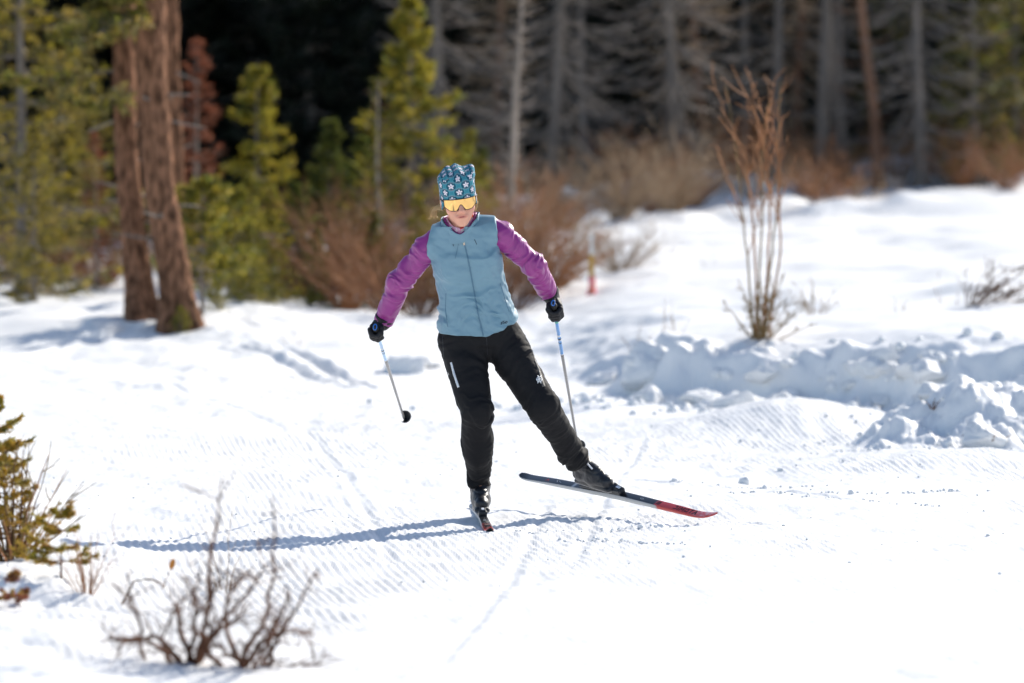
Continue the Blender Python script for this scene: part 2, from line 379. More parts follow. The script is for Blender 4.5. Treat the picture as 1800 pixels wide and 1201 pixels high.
blocks = [  # u, Y, size, lift, label
    (1237, 27.9, .155, .05, 'large squarish snow block in front of the cut bank, nearest the trail'),
    (1130, 29.0, .24, .06, 'broad broken snow heap at the left end of the cut bank'),
    (1165, 28.9, .20, .16, 'rounded snow lump leaning on the left end of the bank'),
    (1340, 28.15, .11, .20, 'small upright snow block halfway up the bank below the tall sapling'),
    (1400, 27.95, .15, .07, 'tilted snow slab at the foot of the bank, right of the sapling'),
    (1365, 27.8, .10, .04, 'low shaded snow block beside the tilted slab'),
    (1497, 28.0, .065, .30, 'thin pale snow nub standing on the bank face'),
    (1498, 27.9, .05, .19, 'small snow nub just below the thin pale one'),
    (1490, 27.5, .11, .04, 'snow lump at the bank foot behind the ribbed hump'),
    (1558, 27.8, .085, .24, 'oval snow lump stuck on the shaded bank face'),
    (1632, 27.6, .15, .27, 'wide flat snow slab on the bank rim'),
    (1560, 27.95, .09, .42, 'little snow cap on the bank rim right of centre'),
    (1775, 27.0, .10, .16, 'snow block on the bank behind the dirty pile, far right'),
    (1790, 26.9, .08, .30, 'small snow lump above the far right bank block'),
    (1700, 24.6, .15, .30, 'rounded snow clod on top of the dirty pile'),
    (1640, 24.4, .11, .31, 'snow clod beside the dark twig hole of the pile'),
    (1785, 23.6, .19, .22, 'biggest snow clod at the right edge of the dirty pile'),
    (1730, 23.3, .13, .13, 'snow clod low on the front of the dirty pile'),
    (1590, 24.6, .12, .22, 'snow clod at the left shoulder of the dirty pile'),
    (1770, 24.9, .16, .34, 'snow clod at the back crest of the dirty pile'),
    (705, 31.5, .17, .02, 'lone rounded snow lump behind the left pole'),
    (760, 31.8, .10, .01, 'small snow lump beside the trail behind the left sleeve'),
    (1055, 30.2, .12, .03, 'snow clod at the trail edge right of the lifted leg'),
]
_r = np.random.RandomState(21)
for k, nm in enumerate(['first', 'second', 'third', 'fourth', 'fifth', 'sixth', 'seventh', 'eighth', 'ninth', 'tenth', 'eleventh', 'twelfth', 'thirteenth', 'fourteenth']):
    blocks.append((1145 + k * 46 + _r.uniform(-12, 12), 27.65 + .55 * (k < 2) + _r.uniform(-.1, .35) - .05 * max(0, k - 8), _r.uniform(.06, .15), .05, nm + ' from the left of the loose lumps strewn down the bank face'))
for q, (u, Y, sz, lift, lab) in enumerate(blocks):
    x = XU(u, Y); o = add('snow_block', LUMPS[q % 6], None, (x, Y, gz(x, Y) + sz * .12), q * 1.7, sz)
    o.scale = (sz * 1.15, sz * .9, sz); o.rotation_euler = (.2 * math.sin(q * 3), .25 * math.cos(q * 5), q * 1.7)
    tag(o, lab, 'snow block', 'broken snow blocks along the trail edge')
rng = np.random.RandomState(5)
cr = []
def crumbs(n, fx, fy, s0, s1):
    for _ in range(n):
        x, y = fx(), fy(); 
        if callable(y): y = y(x)
        s = rng.uniform(s0, s1) * (1 if rng.rand() > .1 else 1.8)
        v, f = CRUMB[rng.randint(4)]; a = rng.rand() * 6.3; c, sn = math.cos(a), math.sin(a)
        w = v * s; w = np.stack([w[:, 0] * c - w[:, 1] * sn, w[:, 0] * sn + w[:, 1] * c, w[:, 2]], 1)
        cr.append((w, f, x, y))
crumbs(170, lambda: rng.uniform(-2.6, 3.4), lambda: rng.uniform(16, 28), .003, .009)
crumbs(110, lambda: rng.normal(2.6, .5), lambda: rng.normal(23.6, 1.0), .006, .022)
crumbs(170, lambda: rng.normal(1.6, .9), lambda: rng.normal(27.75, .4), .01, .05)
for (x0, y0, x1, y1) in [(.9, 20.6, 2.2, 19.6), (.8, 21.4, 1.7, 20.9), (-.5, 18.2, .9, 18.6), (1.4, 20.2, 2.6, 20.5), (.2, 18.0, .8, 17.7)]:
    tt = iter(rng.rand(60))
    for _ in range(45):
        t = next(tt); crumbs(1, lambda: x0 + (x1 - x0) * t + rng.normal(0, .02), lambda: y0 + (y1 - y0) * t + rng.normal(0, .04), .004, .012)
zz = ground_z(np.array([c[2] for c in cr]), np.array([c[3] for c in cr]))
Vc, Fc = join([(w + np.array((x, y, z + .002)), f) for (w, f, x, y), z in zip(cr, zz)])
tag(add('snow_crumbs', mesh_data('snow_crumbs', Vc, Fc, SNOW)), 'loose snow crumbs scattered over the groomed trail', 'snow crumbs', kind='stuff')

# ------------------------------------------------------------------ vegetation
def rnd_unit(r, n):
    v = r.normal(size=(n, 3)); return v / np.linalg.norm(v, axis=1, keepdims=True)
def blades(r, a, b, n, length, width, spread=.8):
    """n thin needle tufts along every segment a->b"""
    N = len(a); t = r.uniform(0, 1.05, (N, n, 1))
    p = a[:, None] + (b - a)[:, None] * t
    ax = (b - a); ax /= np.linalg.norm(ax, axis=1, keepdims=True) + 1e-9
    d = ax[:, None] * .8 + spread * rnd_unit(r, N * n).reshape(N, n, 3); d /= np.linalg.norm(d, axis=2, keepdims=True)
    w = np.cross(d, rnd_unit(r, N * n).reshape(N, n, 3)); w /= np.linalg.norm(w, axis=2, keepdims=True) + 1e-9
    L = length * r.uniform(.6, 1.25, (N, n, 1)); W = width * r.uniform(.7, 1.3, (N, n, 1))
    V = np.stack([p - w * W * .5, p + w * W * .5, p + d * L * .6 + w * W * .35, p + d * L], 2).reshape(-1, 3)
    k = np.arange(N * n)[:, None] * 4
    return V, k + np.array([[0, 1, 2, 3]])
def conifer(seed, H, R, gap=.13, per=7, low=.04, ndl=.07, nw=.014, nb=3, twigs=5, droop=.25, shape=.85, palette=None, thr=None, bare=0., sweep=0., only=None, jit=.14, tier=.22):
    """trunk (V,F), limbs (V,F), needles (V,F,col) of a conifer standing at the origin"""
    r = np.random.RandomState(seed)
    tr = thr or (.012 * H + .012)
    k = 14; t = np.linspace(0, 1, k)
    bend = np.cumsum(r.normal(0, .012 * H / 8, (k, 2)), 0) + sweep * t[:, None] ** 1.5 * np.array([[1, .2]])
    tp = np.stack([bend[:, 0], bend[:, 1], t * H - .1], 1)
    rad = tr * (1 - t * .93); rad[0] *= 1.5; rad[1] *= 1.12
    tv, tf = tubes(tp[None], rad[None], 9)
    hs = np.arange(low * H, H * .97, gap); hs = np.repeat(hs, per) + r.uniform(-tier, tier, len(hs) * per) * gap
    hs = hs[(hs > 0.02) & (hs < H * .985)]
    n = len(hs); az = r.uniform(0, 2 * math.pi, n)
    if only is not None: az = only[0] + r.normal(0, only[1], n)
    rel = 1 - hs / H
    L = R * (rel ** shape) * r.choice([.5, .75, 1., 1.25], n) * r.uniform(.8, 1.1, n) + .03
    up = np.interp(rel, [0, .3, 1], [.75, .2, -droop]) + r.normal(0, jit, n)
    d = np.stack([np.cos(az) * np.cos(up), np.sin(az) * np.cos(up), np.sin(up)], 1)
    base = np.stack([np.interp(hs, tp[:, 2], tp[:, 0]), np.interp(hs, tp[:, 2], tp[:, 1]), hs], 1)
    s = np.linspace(0, 1, 5)
    lift = .16 * L[:, None] * (s[None] ** 2) * np.interp(rel, [0, 1], [0., 1.3])[:, None] - .12 * L[:, None] * np.sin(s[None] * math.pi) * rel[:, None]
    limb = base[:, None] + d[:, None] * (L[:, None] * s[None])[..., None]; limb[..., 2] += lift
    lv, lf = tubes(limb, (.0035 + .010 * L)[:, None] * (1 - s[None] * .8) * min(1, .5 + H / 8), 4)
    # side twigs
    ta, tb = [limb[:, q] for q in range(1, 4)], [limb[:, q + 1] for q in range(1, 4)]
    sa, sb = list(ta), list(tb)
    for q in range(twigs):
        f = r.uniform(.25, .95, n); i0 = np.minimum((f * 4).astype(int), 3); fr = f * 4 - i0
        p = limb[np.arange(n), i0] * (1 - fr[:, None]) + limb[np.arange(n), i0 + 1] * fr[:, None]
        side = np.cross(d, [0, 0, 1.]); side /= np.linalg.norm(side, axis=1, keepdims=True) + 1e-9
        sg = np.where(r.rand(n) > .5, 1, -1)[:, None]
        td = d * .75 + side * sg * r.uniform(.5, 1, (n, 1)) + np.array([0, 0, -.18]) + .15 * rnd_unit(r, n)
        td /= np.linalg.norm(td, axis=1, keepdims=True)
        sa.append(p); sb.append(p + td * (L * .42 * (1.1 - f))[:, None])
    A, B = np.vstack(sa), np.vstack(sb)
    keep = r.rand(len(A)) >= bare; 
    tw = np.stack([A, (A + B) / 2 + .02 * rnd_unit(r, len(A)) * np.linalg.norm(B - A, axis=1)[:, None], B], 1)
    wv, wf = tubes(tw, np.full((len(A), 3), .0028 + .0007 * H) * np.array([1, .8, .4]), 3)
    LV, LF = join([(lv, lf), (wv, wf)])
    if keep.any():
        nv, nf = blades(r, A[keep], B[keep], nb, ndl, nw)
        c = np.array(palette)[r.randint(len(palette), size=int(keep.sum()))]
        c = np.repeat(c * r.uniform(.75, 1.25, (len(c), 1)), nb * 4, axis=0)
    else: nv, nf, c = None, None, None
    return (tv, tf), (LV, LF), (nv, nf, c)
def shrub(seed, H, spread, nst=30, tw=5, r0=.008, lean=0., sub=True, k=7, wig=.06):
    """stems (N,K,3), radii, and twigs (V,F)"""
    r = np.random.RandomState(seed)
    az = r.uniform(0, 2 * math.pi, nst); out = np.sqrt(r.uniform(0, 1, nst)) * spread
    h = H * r.uniform(.5, 1.0, nst) * (1 - .35 * out / max(spread, 1e-6))
    s = np.linspace(0, 1, k)
    root = .12 * spread
    x = np.cos(az)[:, None] * (root * r.rand(nst, 1) + out[:, None] * s[None] ** 1.25) + lean * s[None] ** 1.4
    y = np.sin(az)[:, None] * (root * r.rand(nst, 1) + out[:, None] * s[None] ** 1.25)
    z = h[:, None] * s[None] ** .92 - .04
    st = np.stack([x, y, z], -1); st[:, 1:] += np.cumsum(r.normal(0, wig * H / k, (nst, k - 1, 3)), 1)
    R = r0 * r.uniform(.5, 1.1, (nst, 1)) * (1 - .8 * s[None])
    tws = []; par = []
    for q in range(tw):
        f = r.uniform(.25, .95, nst); i0 = np.minimum((f * (k - 1)).astype(int), k - 2); fr = (f * (k - 1) - i0)[:, None]
        a = np.arange(nst); p = st[a, i0] * (1 - fr) + st[a, i0 + 1] * fr; dd = st[a, i0 + 1] - st[a, i0]; dd /= np.linalg.norm(dd, axis=1, keepdims=True)
        d = dd + .75 * rnd_unit(r, nst); d[:, 2] = np.abs(d[:, 2]) * .8 + .1; d /= np.linalg.norm(d, axis=1, keepdims=True)
        L = (h * r.uniform(.12, .38, nst))[:, None]
        p2 = p + d * L * .5 + .05 * L * rnd_unit(r, nst); p3 = p + d * L + .12 * L * rnd_unit(r, nst) + np.array([0, 0, .1]) * L
        tws.append(np.stack([p, p2, p3], 1))
        if sub:
            for _ in range(2):
                d2 = d + .9 * rnd_unit(r, nst); d2 /= np.linalg.norm(d2, axis=1, keepdims=True)
                tws.append(np.stack([p2, p2 + d2 * L * .25, p2 + d2 * L * .5 + .05 * L * rnd_unit(r, nst)], 1))
    T = np.concatenate(tws) if tws else np.zeros((0, 3, 3))
    return st, R, T
BARK = material('spruce_bark', (.23, .115, .066), .95, spec=.1, bump=(42, 1.0, .06, (1, 1, .3)), vary=(22, .8))
GREYBARK = material('weathered_grey_wood', (.21, .18, .155), .9, spec=.15, bump=(20, .6, .01, (1, 1, .2)), vary=(2, .3))
PALEBARK = material('pale_dead_bark', (.36, .30, .25), .9, spec=.15, bump=(20, .6, .01, (1, 1, .3)), vary=(5, .3))
BROWNBARK = material('brown_dead_bark', (.20, .11, .07), .9, spec=.15, bump=(20, .6, .01, (1, 1, .3)), vary=(4, .35))
TWIG = material('twig_bark', (.12, .058, .032), .85, spec=.2, vary=(9, .5))
REDTWIG = material('red_willow_bark', (.34, .155, .068), .7, spec=.3, vary=(3, .4))
GREYTWIG = material('grey_brown_twig_bark', (.36, .255, .16), .8, spec=.2, vary=(3, .35))
OLIVETWIG = material('olive_willow_bark', (.24, .155, .06), .65, spec=.35, vary=(5, .4))
NEEDLE = material('spruce_needles', attr=True, rough=.6, spec=.3, transl=.45)
YEL = [(.34, .28, .030), (.27, .24, .032), (.18, .19, .03), (.40, .31, .04)]
GRN = [(.085, .11, .025), (.12, .14, .028), (.17, .165, .03), (.06, .085, .025)]
OLI = [(.17, .145, .045), (.24, .19, .055), (.11, .11, .04), (.33, .24, .055)]
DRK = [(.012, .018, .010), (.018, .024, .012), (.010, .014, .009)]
RED = [(.26, .09, .05), (.20, .08, .05), (.32, .11, .055)]

LIB = {}
def tree_lib(key, **kw):
    tm = kw.pop('trunk', GREYBARK); bm = kw.pop('limb', GREYBARK)
    (tv, tf), (lv, lf), (nv, nf, c) = conifer(**kw)
    LIB[key] = (mesh_data('trunk', tv, tf, tm), mesh_data('branches', lv, lf, bm), mesh_data('crown', nv, nf, NEEDLE, False, c) if nv is not None else None)
def put_tree(name, key, loc, label, cat='tree', rz=0., sc=1., group=None, tilt=None):
    t = thing(name, label, cat, loc, rz, sc, group)
    if tilt: t.rotation_euler = (tilt[0], tilt[1], rz)
    a, b, c = LIB[key]
    add('trunk', a, t); add('branches', b, t, kind='stuff')
    if c: add('crown', c, t, kind='stuff')
    return t
tree_lib('yellow', seed=1, H=2.9, R=.92, shape=1.05, palette=YEL, per=8, gap=.15, ndl=.08, nw=.019, nb=9, twigs=7)
tree_lib('yellow_slim', seed=2, H=2.5, R=.70, shape=1.05, palette=YEL, per=7, gap=.155, ndl=.08, nw=.019, nb=9, twigs=6)
tree_lib('green', seed=3, H=2.2, R=.66, shape=1.0, palette=GRN + YEL[2:3], per=8, gap=.14, ndl=.08, nw=.019, nb=9, twigs=6)
tree_lib('olive', seed=4, H=4.6, R=1.2, palette=OLI + YEL[:1] + YEL[3:], per=7, gap=.22, ndl=.10, nw=.024, nb=9, twigs=8, bare=.1)
tree_lib('fir', seed=5, H=1.25, R=.62, palette=YEL + GRN[1:3], per=8, gap=.08, ndl=.07, nw=.018, nb=5, shape=.6, droop=-.1)
tree_lib('fir_high', seed=25, H=1.3, R=.62, palette=YEL + GRN[1:3], per=8, gap=.09, ndl=.075, nw=.018, nb=8, shape=.5, droop=-.1, low=.32)
tree_lib('red', seed=6, H=3.0, R=.55, palette=RED, per=7, gap=.12, bare=.2, ndl=.07, nw=.015, nb=4, droop=.05, shape=.7, trunk=PALEBARK, limb=BROWNBARK)
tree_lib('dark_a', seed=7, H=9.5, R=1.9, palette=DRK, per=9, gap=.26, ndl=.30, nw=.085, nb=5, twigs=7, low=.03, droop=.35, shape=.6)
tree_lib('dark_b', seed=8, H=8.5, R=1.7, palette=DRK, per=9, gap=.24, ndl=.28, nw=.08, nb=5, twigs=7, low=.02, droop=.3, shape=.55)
tree_lib('dead_a', seed=9, H=7.5, R=1.45, palette=None, per=6, gap=.16, bare=1., twigs=6, droop=.85, shape=.4, thr=.10, jit=.35, tier=.5)
tree_lib('dead_b', seed=10, H=7., R=1.15, palette=None, per=5, gap=.2, bare=1., twigs=5, droop=.9, shape=.4, thr=.075, jit=.4, tier=.5)
tree_lib('pole', seed=11, H=8., R=.8, palette=None, per=3, gap=.3, bare=1., twigs=3, droop=.3, shape=.4, thr=.125, low=.12, jit=.4, tier=.5, sweep=.3)
tree_lib('pole_brown', seed=12, H=8., R=.6, palette=None, per=2, gap=.3, bare=1., twigs=3, droop=.3, shape=.4, thr=.10, low=.1, trunk=BROWNBARK, limb=BROWNBARK, jit=.4, tier=.5)
tree_lib('dead_c', seed=19, H=7.2, R=1.3, palette=RED, per=6, gap=.17, bare=.93, twigs=6, droop=.8, shape=.4, thr=.09, jit=.4, tier=.5, trunk=BROWNBARK, limb=GREYTWIG, nb=3, sweep=-.3)
tree_lib('pale', seed=13, H=5.2, R=.34, palette=None, per=4, gap=.13, bare=1., twigs=3, droop=.1, shape=.3, thr=.065, low=.22, trunk=PALEBARK, limb=PALEBARK, sweep=.25)
tree_lib('edge_green', seed=14, H=6.5, R=.95, palette=OLI + YEL[1:3] + GRN[1:2], per=8, gap=.2, ndl=.16, nw=.035, nb=4, droop=.4, shape=.6)
tree_lib('snag', seed=15, H=2.7, R=.26, palette=YEL[1:3] + RED[:1], per=4, gap=.14, bare=.55, trunk=PALEBARK, limb=GREYBARK, shape=.3)

put_tree('young_spruce', 'yellow', on(716, 43, .1), 'tall yellow-green young spruce behind the skier, top out of frame', rz=.4, sc=1.2)
put_tree('young_spruce', 'yellow_slim', on(452, 43.5, .1), 'slim yellow spruce with pointed top against the dark forest', rz=1.7, sc=1.12)
put_tree('young_spruce', 'yellow_slim', on(822, 46, .1), 'small yellow-green spruce just right of the tallest young spruce', rz=2.9, sc=.72)
put_tree('young_spruce', 'green', on(578, 43, .1), 'short dark green spruce between the two yellow spruces', rz=.9, sc=.92)
put_tree('young_spruce', 'green', on(640, 45, .1), 'low green spruce tucked left of the tallest young spruce', rz=3.9, sc=.82)
put_tree('young_spruce', 'green', on(520, 41, .1), 'squat green spruce low among the brown shrubs', rz=2.2, sc=.62)
put_tree('young_spruce', 'green', on(850, 50, .1), 'little green spruce top behind the hat', rz=5.0, sc=.62)
put_tree('young_spruce', 'green', on(655, 39.2, .1), 'short green spruce poking out of the brush left of the skier', rz=.5, sc=.5)
put_tree('young_spruce', 'yellow_slim', on(735, 40.2, .1), 'small yellow spruce inside the thicket by the left shoulder', rz=.5, sc=.52)
put_tree('young_spruce', 'green', on(560, 38.9, .1), 'small green spruce at the front left of the thicket', rz=4.5, sc=.42)
put_tree('young_spruce', 'yellow_slim', on(480, 40.0, .1), 'small yellow spruce between the fir saplings and the squat green spruce', rz=5.5, sc=.55)
put_tree('spruce_snag', 'snag', on(664, 42.2, .1), 'thin half-dead spruce stem with reddish tip beside the tallest young spruce', rz=1., sc=.93)
put_tree('dead_spruce', 'red', on(345, 44, .1), 'dead spruce with rust-red needles right of the big trunks', rz=.3, sc=.98)
put_tree('dead_spruce', 'red', on(170, 43, .1), 'low rust-red dead spruce left of the big trunks', rz=2.3, sc=.62)
put_tree('fir_sapling', 'fir_high', on(356, 35.3, .05), 'bushy yellow-green fir sapling right of the big trunks', rz=.2, sc=1.0)
put_tree('fir_sapling', 'fir', on(415, 39.5, .05), 'green fir sapling behind the bushy yellow one', rz=3.2, sc=.95)
put_tree('fir_sapling', 'fir', on(440, 37.0, .02), 'small fir sapling standing in snow right of the trunks', rz=1.2, sc=.45)
put_tree('fir_sapling', 'fir', on(378, 36.0, .02), 'tiny dark fir seedling in snow beside the right trunk', rz=4.2, sc=.24)
put_tree('fir_sapling', 'fir', on(318, 34.0, .02), 'tiny yellow fir seedling in front of the right trunk', rz=5.2, sc=.2)
put_tree('olive_spruce', 'olive', on(40, 41, .1), 'large olive spruce at the left edge of the picture', rz=.2, sc=1.12)
put_tree('olive_spruce', 'olive', on(110, 45, .1), 'olive spruce in the gap left of the big trunks', rz=2.8, sc=.62)
put_tree('olive_spruce', 'olive', on(-60, 45, .1), 'olive spruce partly cut by the left edge', rz=4.1, sc=1.0)
put_tree('olive_spruce', 'olive', on(170, 49, .1), 'shaded olive spruce directly behind the left trunk', rz=1.1, sc=.55)
put_tree('olive_spruce', 'olive', on(60, 38.5, .1), 'low spreading olive spruce left of the trunks', rz=5.1, sc=.42)
put_tree('bare_snag', 'pale', on(893, 46.5, .1), 'pale bare dead snag leaning right behind the hat', rz=-.1, sc=.95)
# big twin spruces: bent trunks with rough bark, branches only high up on the left
def big_spruce(label, pts, rads, seed, lims):
    base = P(*pts[0]); base[2] = gz(base[0], base[1]) - .12
    t = thing('big_spruce', label, 'tree', tuple(base))
    q = np.array([P(*p) for p in pts]); q[0] = base
    q = np.vstack([q, q[-1] + (q[-1] - q[-2]) * 1.2 + np.array((0, 0, 1.5)), q[-1] + np.array((0, .1, 5.5)), q[-1] + np.array((0, .1, 9.))])
    rr = np.array(list(rads) + [rads[-1] * .9, rads[-1] * .55, .03])
    s = np.linspace(0, 1, len(q)); tt = np.linspace(0, 1, 160)
    c = np.stack([np.interp(tt, s, q[:, i]) for i in range(3)], 1); R = np.interp(tt, s, rr)
    for _ in range(10): c[1:-1] = (c[:-2] + 2 * c[1:-1] + c[2:]) / 4; R[1:-1] = (R[:-2] + 2 * R[1:-1] + R[2:]) / 4
    V, F = tubes(c[None], R[None], 40)
    N = normals(V, F); ang = np.tile(np.arange(40), 160) * 2 * math.pi / 40
    rid = np.abs(fbm(np.cos(ang) * 6 + seed, np.sin(ang) * 6, V[:, 2] * 3.2, 3))
    fl = np.clip(1 - (V[:, 2] - base[2]) / .7, 0, 1) ** 2 * .06 * (1 + np.sin(ang * 3 + seed))
    V = V + N * (.014 * (rid - .3) + .010 * fbm(V[:, 0] * 18, V[:, 1] * 18, V[:, 2] * 6, 2) + fl)[:, None]
    part(t, 'trunk', V, F, BARK)
    r = np.random.RandomState(seed); A, B, LB = [], [], []
    for _ in range(9):                                                     # dead branch stubs
        k = r.randint(18, 75); az = r.uniform(0, 6.28); dd = np.array((math.cos(az), math.sin(az), r.uniform(-.3, .3))); l = R[k] + r.uniform(.05, .28)
        part(t, 'branch_stub', *tube([c[k] + dd * R[k] * .6, c[k] + dd * (R[k] + l) * .5, c[k] + dd * l * 1.3], [.016, .012, .006], 6), GREYBARK)
    for (u, v, az, L, dr) in lims:
        z0 = P(u, v, 34.5)[2]; k = int(np.argmin(np.abs(c[:, 2] - z0))); p = c[k]
        s5 = np.linspace(0, 1, 7)[:, None]; d = np.array((math.cos(az), math.sin(az), 0.))
        b = p + d * L * s5 + np.array((0, 0, 1)) * (-dr * L * s5 ** 1.3 + .12 * L * s5 ** 3); LB.append(b)
        for q in range(26):
            f = r.uniform(.12, 1) * 5.99; i0 = int(f); o = b[i0] + (b[i0 + 1] - b[i0]) * (f - i0)
            e = d * .8 + np.array((-d[1], d[0], 0)) * r.choice((-1, 1)) * r.uniform(.4, 1.1) + np.array((0, 0, -.45 * r.rand())); e = unit(e)
            l = L * .36 * (1.15 - f / 6) * r.uniform(.6, 1.2); A.append(o); B.append(o + e * l)
            for _ in range(3):
                g = r.rand(); e2 = unit(e + .8 * r.normal(size=3) + np.array((0, 0, -.3))); A.append(o + e * l * g); B.append(o + e * l * g + e2 * l * .45)
    LB = np.array(LB); lv, lf = tubes(LB, np.linspace(1, .2, 7)[None] * .022, 6)
    A, B = np.array(A), np.array(B)
    wv, wf = tubes(np.stack([A, (A + B) / 2, B], 1), np.full((len(A), 3), .004), 3)
    part(t, 'branches', *join([(lv, lf), (wv, wf)]), GREYBARK, kind='stuff')
    nv, nf = blades(r, A, B, 12, .075, .016)
    pal = np.array(OLI + YEL[1:3]); cc = np.repeat(pal[r.randint(len(pal), size=len(A))], 48, axis=0)
    part(t, 'crown', nv, nf, NEEDLE, False, cc, kind='stuff')
    # top crown, above the frame
    return t
def lims(seed, n, v0, v1, azc, azs, l0, l1):
    r = np.random.RandomState(seed)
    return [(250, r.uniform(v0, v1), azc + r.normal(0, azs), r.uniform(l0, l1), r.uniform(.15, .5)) for _ in range(n)]
big_spruce('big brown spruce trunk, left of the twin pair', [(250, 560, 34.8), (240, 470, 35.0), (226, 330, 35.1), (220, 200, 35.2), (216, 0, 35.2)], (.145, .12, .105, .10, .10), 31, lims(1, 40, -900, 200, PI, .75, .5, 1.25) + lims(2, 24, -1100, -150, 0, 3, .6, 1.4))
big_spruce('thicker brown spruce trunk, right of the twin pair', [(316, 556, 34.2), (306, 480, 34.3), (281, 330, 34.4), (270, 180, 34.5), (264, 0, 34.5)], (.175, .145, .135, .135, .13), 32, lims(3, 26, -900, 80, PI + .3, .7, .5, 1.2) + lims(4, 24, -1100, -150, 0, 3, .6, 1.4))
big_spruce('slender brown spruce trunk showing behind the right edge of the twin pair', [(318, 470, 38), (310, 330, 38), (304, 200, 38), (298, 0, 38)], (.09, .085, .08, .08), 33, lims(5, 20, -1100, -150, 0, 3, .5, 1.2))
# bare trees at the forest edge
for key, u, Y, rz, sc, tilt, lab in [
    ('dead_a', 786, 55, .5, 1.0, None, 'grey dead spruce with sagging twigs behind the tall yellow spruce'),
    ('dead_a', 962, 56, 2.1, 1.05, None, 'grey dead spruce with a broad skirt of bare branches right of the pale snag'),
    ('dead_b', 1030, 60, 4.1, 1.0, None, 'thin grey dead spruce left of the black forest gap'),
    ('dead_a', 1190, 57, 1.0, 1.05, (0, -.17), 'grey dead spruce leaning left behind the tall sapling'),
    ('dead_c', 1245, 60, 3.0, 1.0, (0, .06), 'brownish dead spruce with dense twigs, right of the leaning one'),
    ('pole', 1362, 60, .4, .85, None, 'straight grey trunk directly above the tall sapling'),
    ('pole', 1440, 60, 2.4, .95, (0, -.06), 'grey trunk leaning slightly left, first of the bare poles right of the sapling'),
    ('pole', 1472, 61.5, 1.4, .9, None, 'left one of two bare poles standing close together'),
    ('pole', 1490, 60.5, 3.4, .95, None, 'right one of two bare poles standing close together'),
    ('pole_brown', 1545, 58, .9, .95, (0, -.05), 'brown bare trunk right of the paired poles'),
    ('dead_a', 1620, 58, 4.4, 1.08, (0, -.03), 'grey dead spruce with long drooping branches toward the right edge'),
    ('dead_b', 1310, 63, 1.9, 1.0, None, 'dim grey dead spruce deeper in the forest above the sapling'),
    ('dead_c', 870, 61, 2.6, .9, None, 'dim brown dead spruce close behind the pale snag'),
    ('dead_c', 1395, 63, 3.6, 1.0, None, 'dim brown dead spruce between the bare poles'),
    ('dead_b', 1680, 63, .2, 1.0, None, 'dim grey dead spruce in front of the right green conifers')]:
    tl = (tilt or (0, 0)); tilt = (tl[0] + .06 * math.sin(u * 1.3), tl[1] + .075 * math.cos(u * 2.1))
    put_tree('dead_spruce' if key[:4] == 'dead' else 'bare_tree', key, on(u, Y, .15), lab, rz=rz, sc=sc, tilt=tilt)
for u, Y, rz, sc, lab in [(1712, 59, .3, .95, 'olive green conifer near the right edge, left of two'), (1782, 60, 2., 1.0, 'olive green conifer at the right edge, right of two'),
        (1560, 67, 4., .9, 'dim green conifer behind the brown bare trunk'), (1880, 63, 1., 1.0, 'green conifer just past the right edge')]:
    put_tree('forest_conifer', 'edge_green', on(u, Y, .15), lab, rz=rz, sc=sc)
r = np.random.RandomState(77)
row = 0
for Y in (67.5, 69.5, 72, 75, 78.5, 83):
    hw = .1333 * Y * (1.0 if row < 2 else 1.35) + 5
    nx = int(2 * hw / 2.5)
    for q in range(nx):
        x = -hw + (q + .5 + (row % 2) * .5 - .25) * 2 * hw / nx + r.uniform(-.4, .4); y = Y + r.uniform(-.7, .7)
        if row < 2 and x < -1.5: y -= 4.5
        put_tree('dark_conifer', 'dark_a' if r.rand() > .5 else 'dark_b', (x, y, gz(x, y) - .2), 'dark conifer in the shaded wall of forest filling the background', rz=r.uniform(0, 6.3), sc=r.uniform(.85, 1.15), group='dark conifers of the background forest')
    row += 1

# shrubs
def shrub_lib(key, mat, side=4, **kw):
    st, R, T = shrub(**kw)
    V1, F1 = tubes(st, R, side); h = kw['r0']
    V2, F2 = tubes(T, np.full(T.shape[:2], h * .33) * np.array([1, .75, .35]), 3)
    LIB[key] = (mesh_data('stems', V1, F1, mat), mesh_data('twigs', V2, F2, mat))
def put_shrub(name, key, loc, label, rz=0., sc=1., cat='shrub', group=None, sz=None):
    t = thing(name, label, cat, loc, rz, sc, group)
    if sz: t.scale = (sc, sc, sc * sz)
    add('stems', LIB[key][0], t, kind='stuff'); add('twigs', LIB[key][1], t, kind='stuff'); return t
shrub_lib('wil_a', REDTWIG, seed=41, H=1.25, spread=.75, nst=62, tw=5, r0=.008)
shrub_lib('wil_b', REDTWIG, seed=42, H=1.05, spread=.85, nst=66, tw=5, r0=.008)
shrub_lib('grey_a', GREYTWIG, seed=43, H=1.2, spread=.8, nst=62, tw=5, r0=.008)
shrub_lib('grey_b', GREYTWIG, seed=44, H=.8, spread=.75, nst=62, tw=5, r0=.006)
shrub_lib('mix_a', TWIG, seed=45, H=1.0, spread=.7, nst=58, tw=5, r0=.008)
W = 'leafless willow shrub '
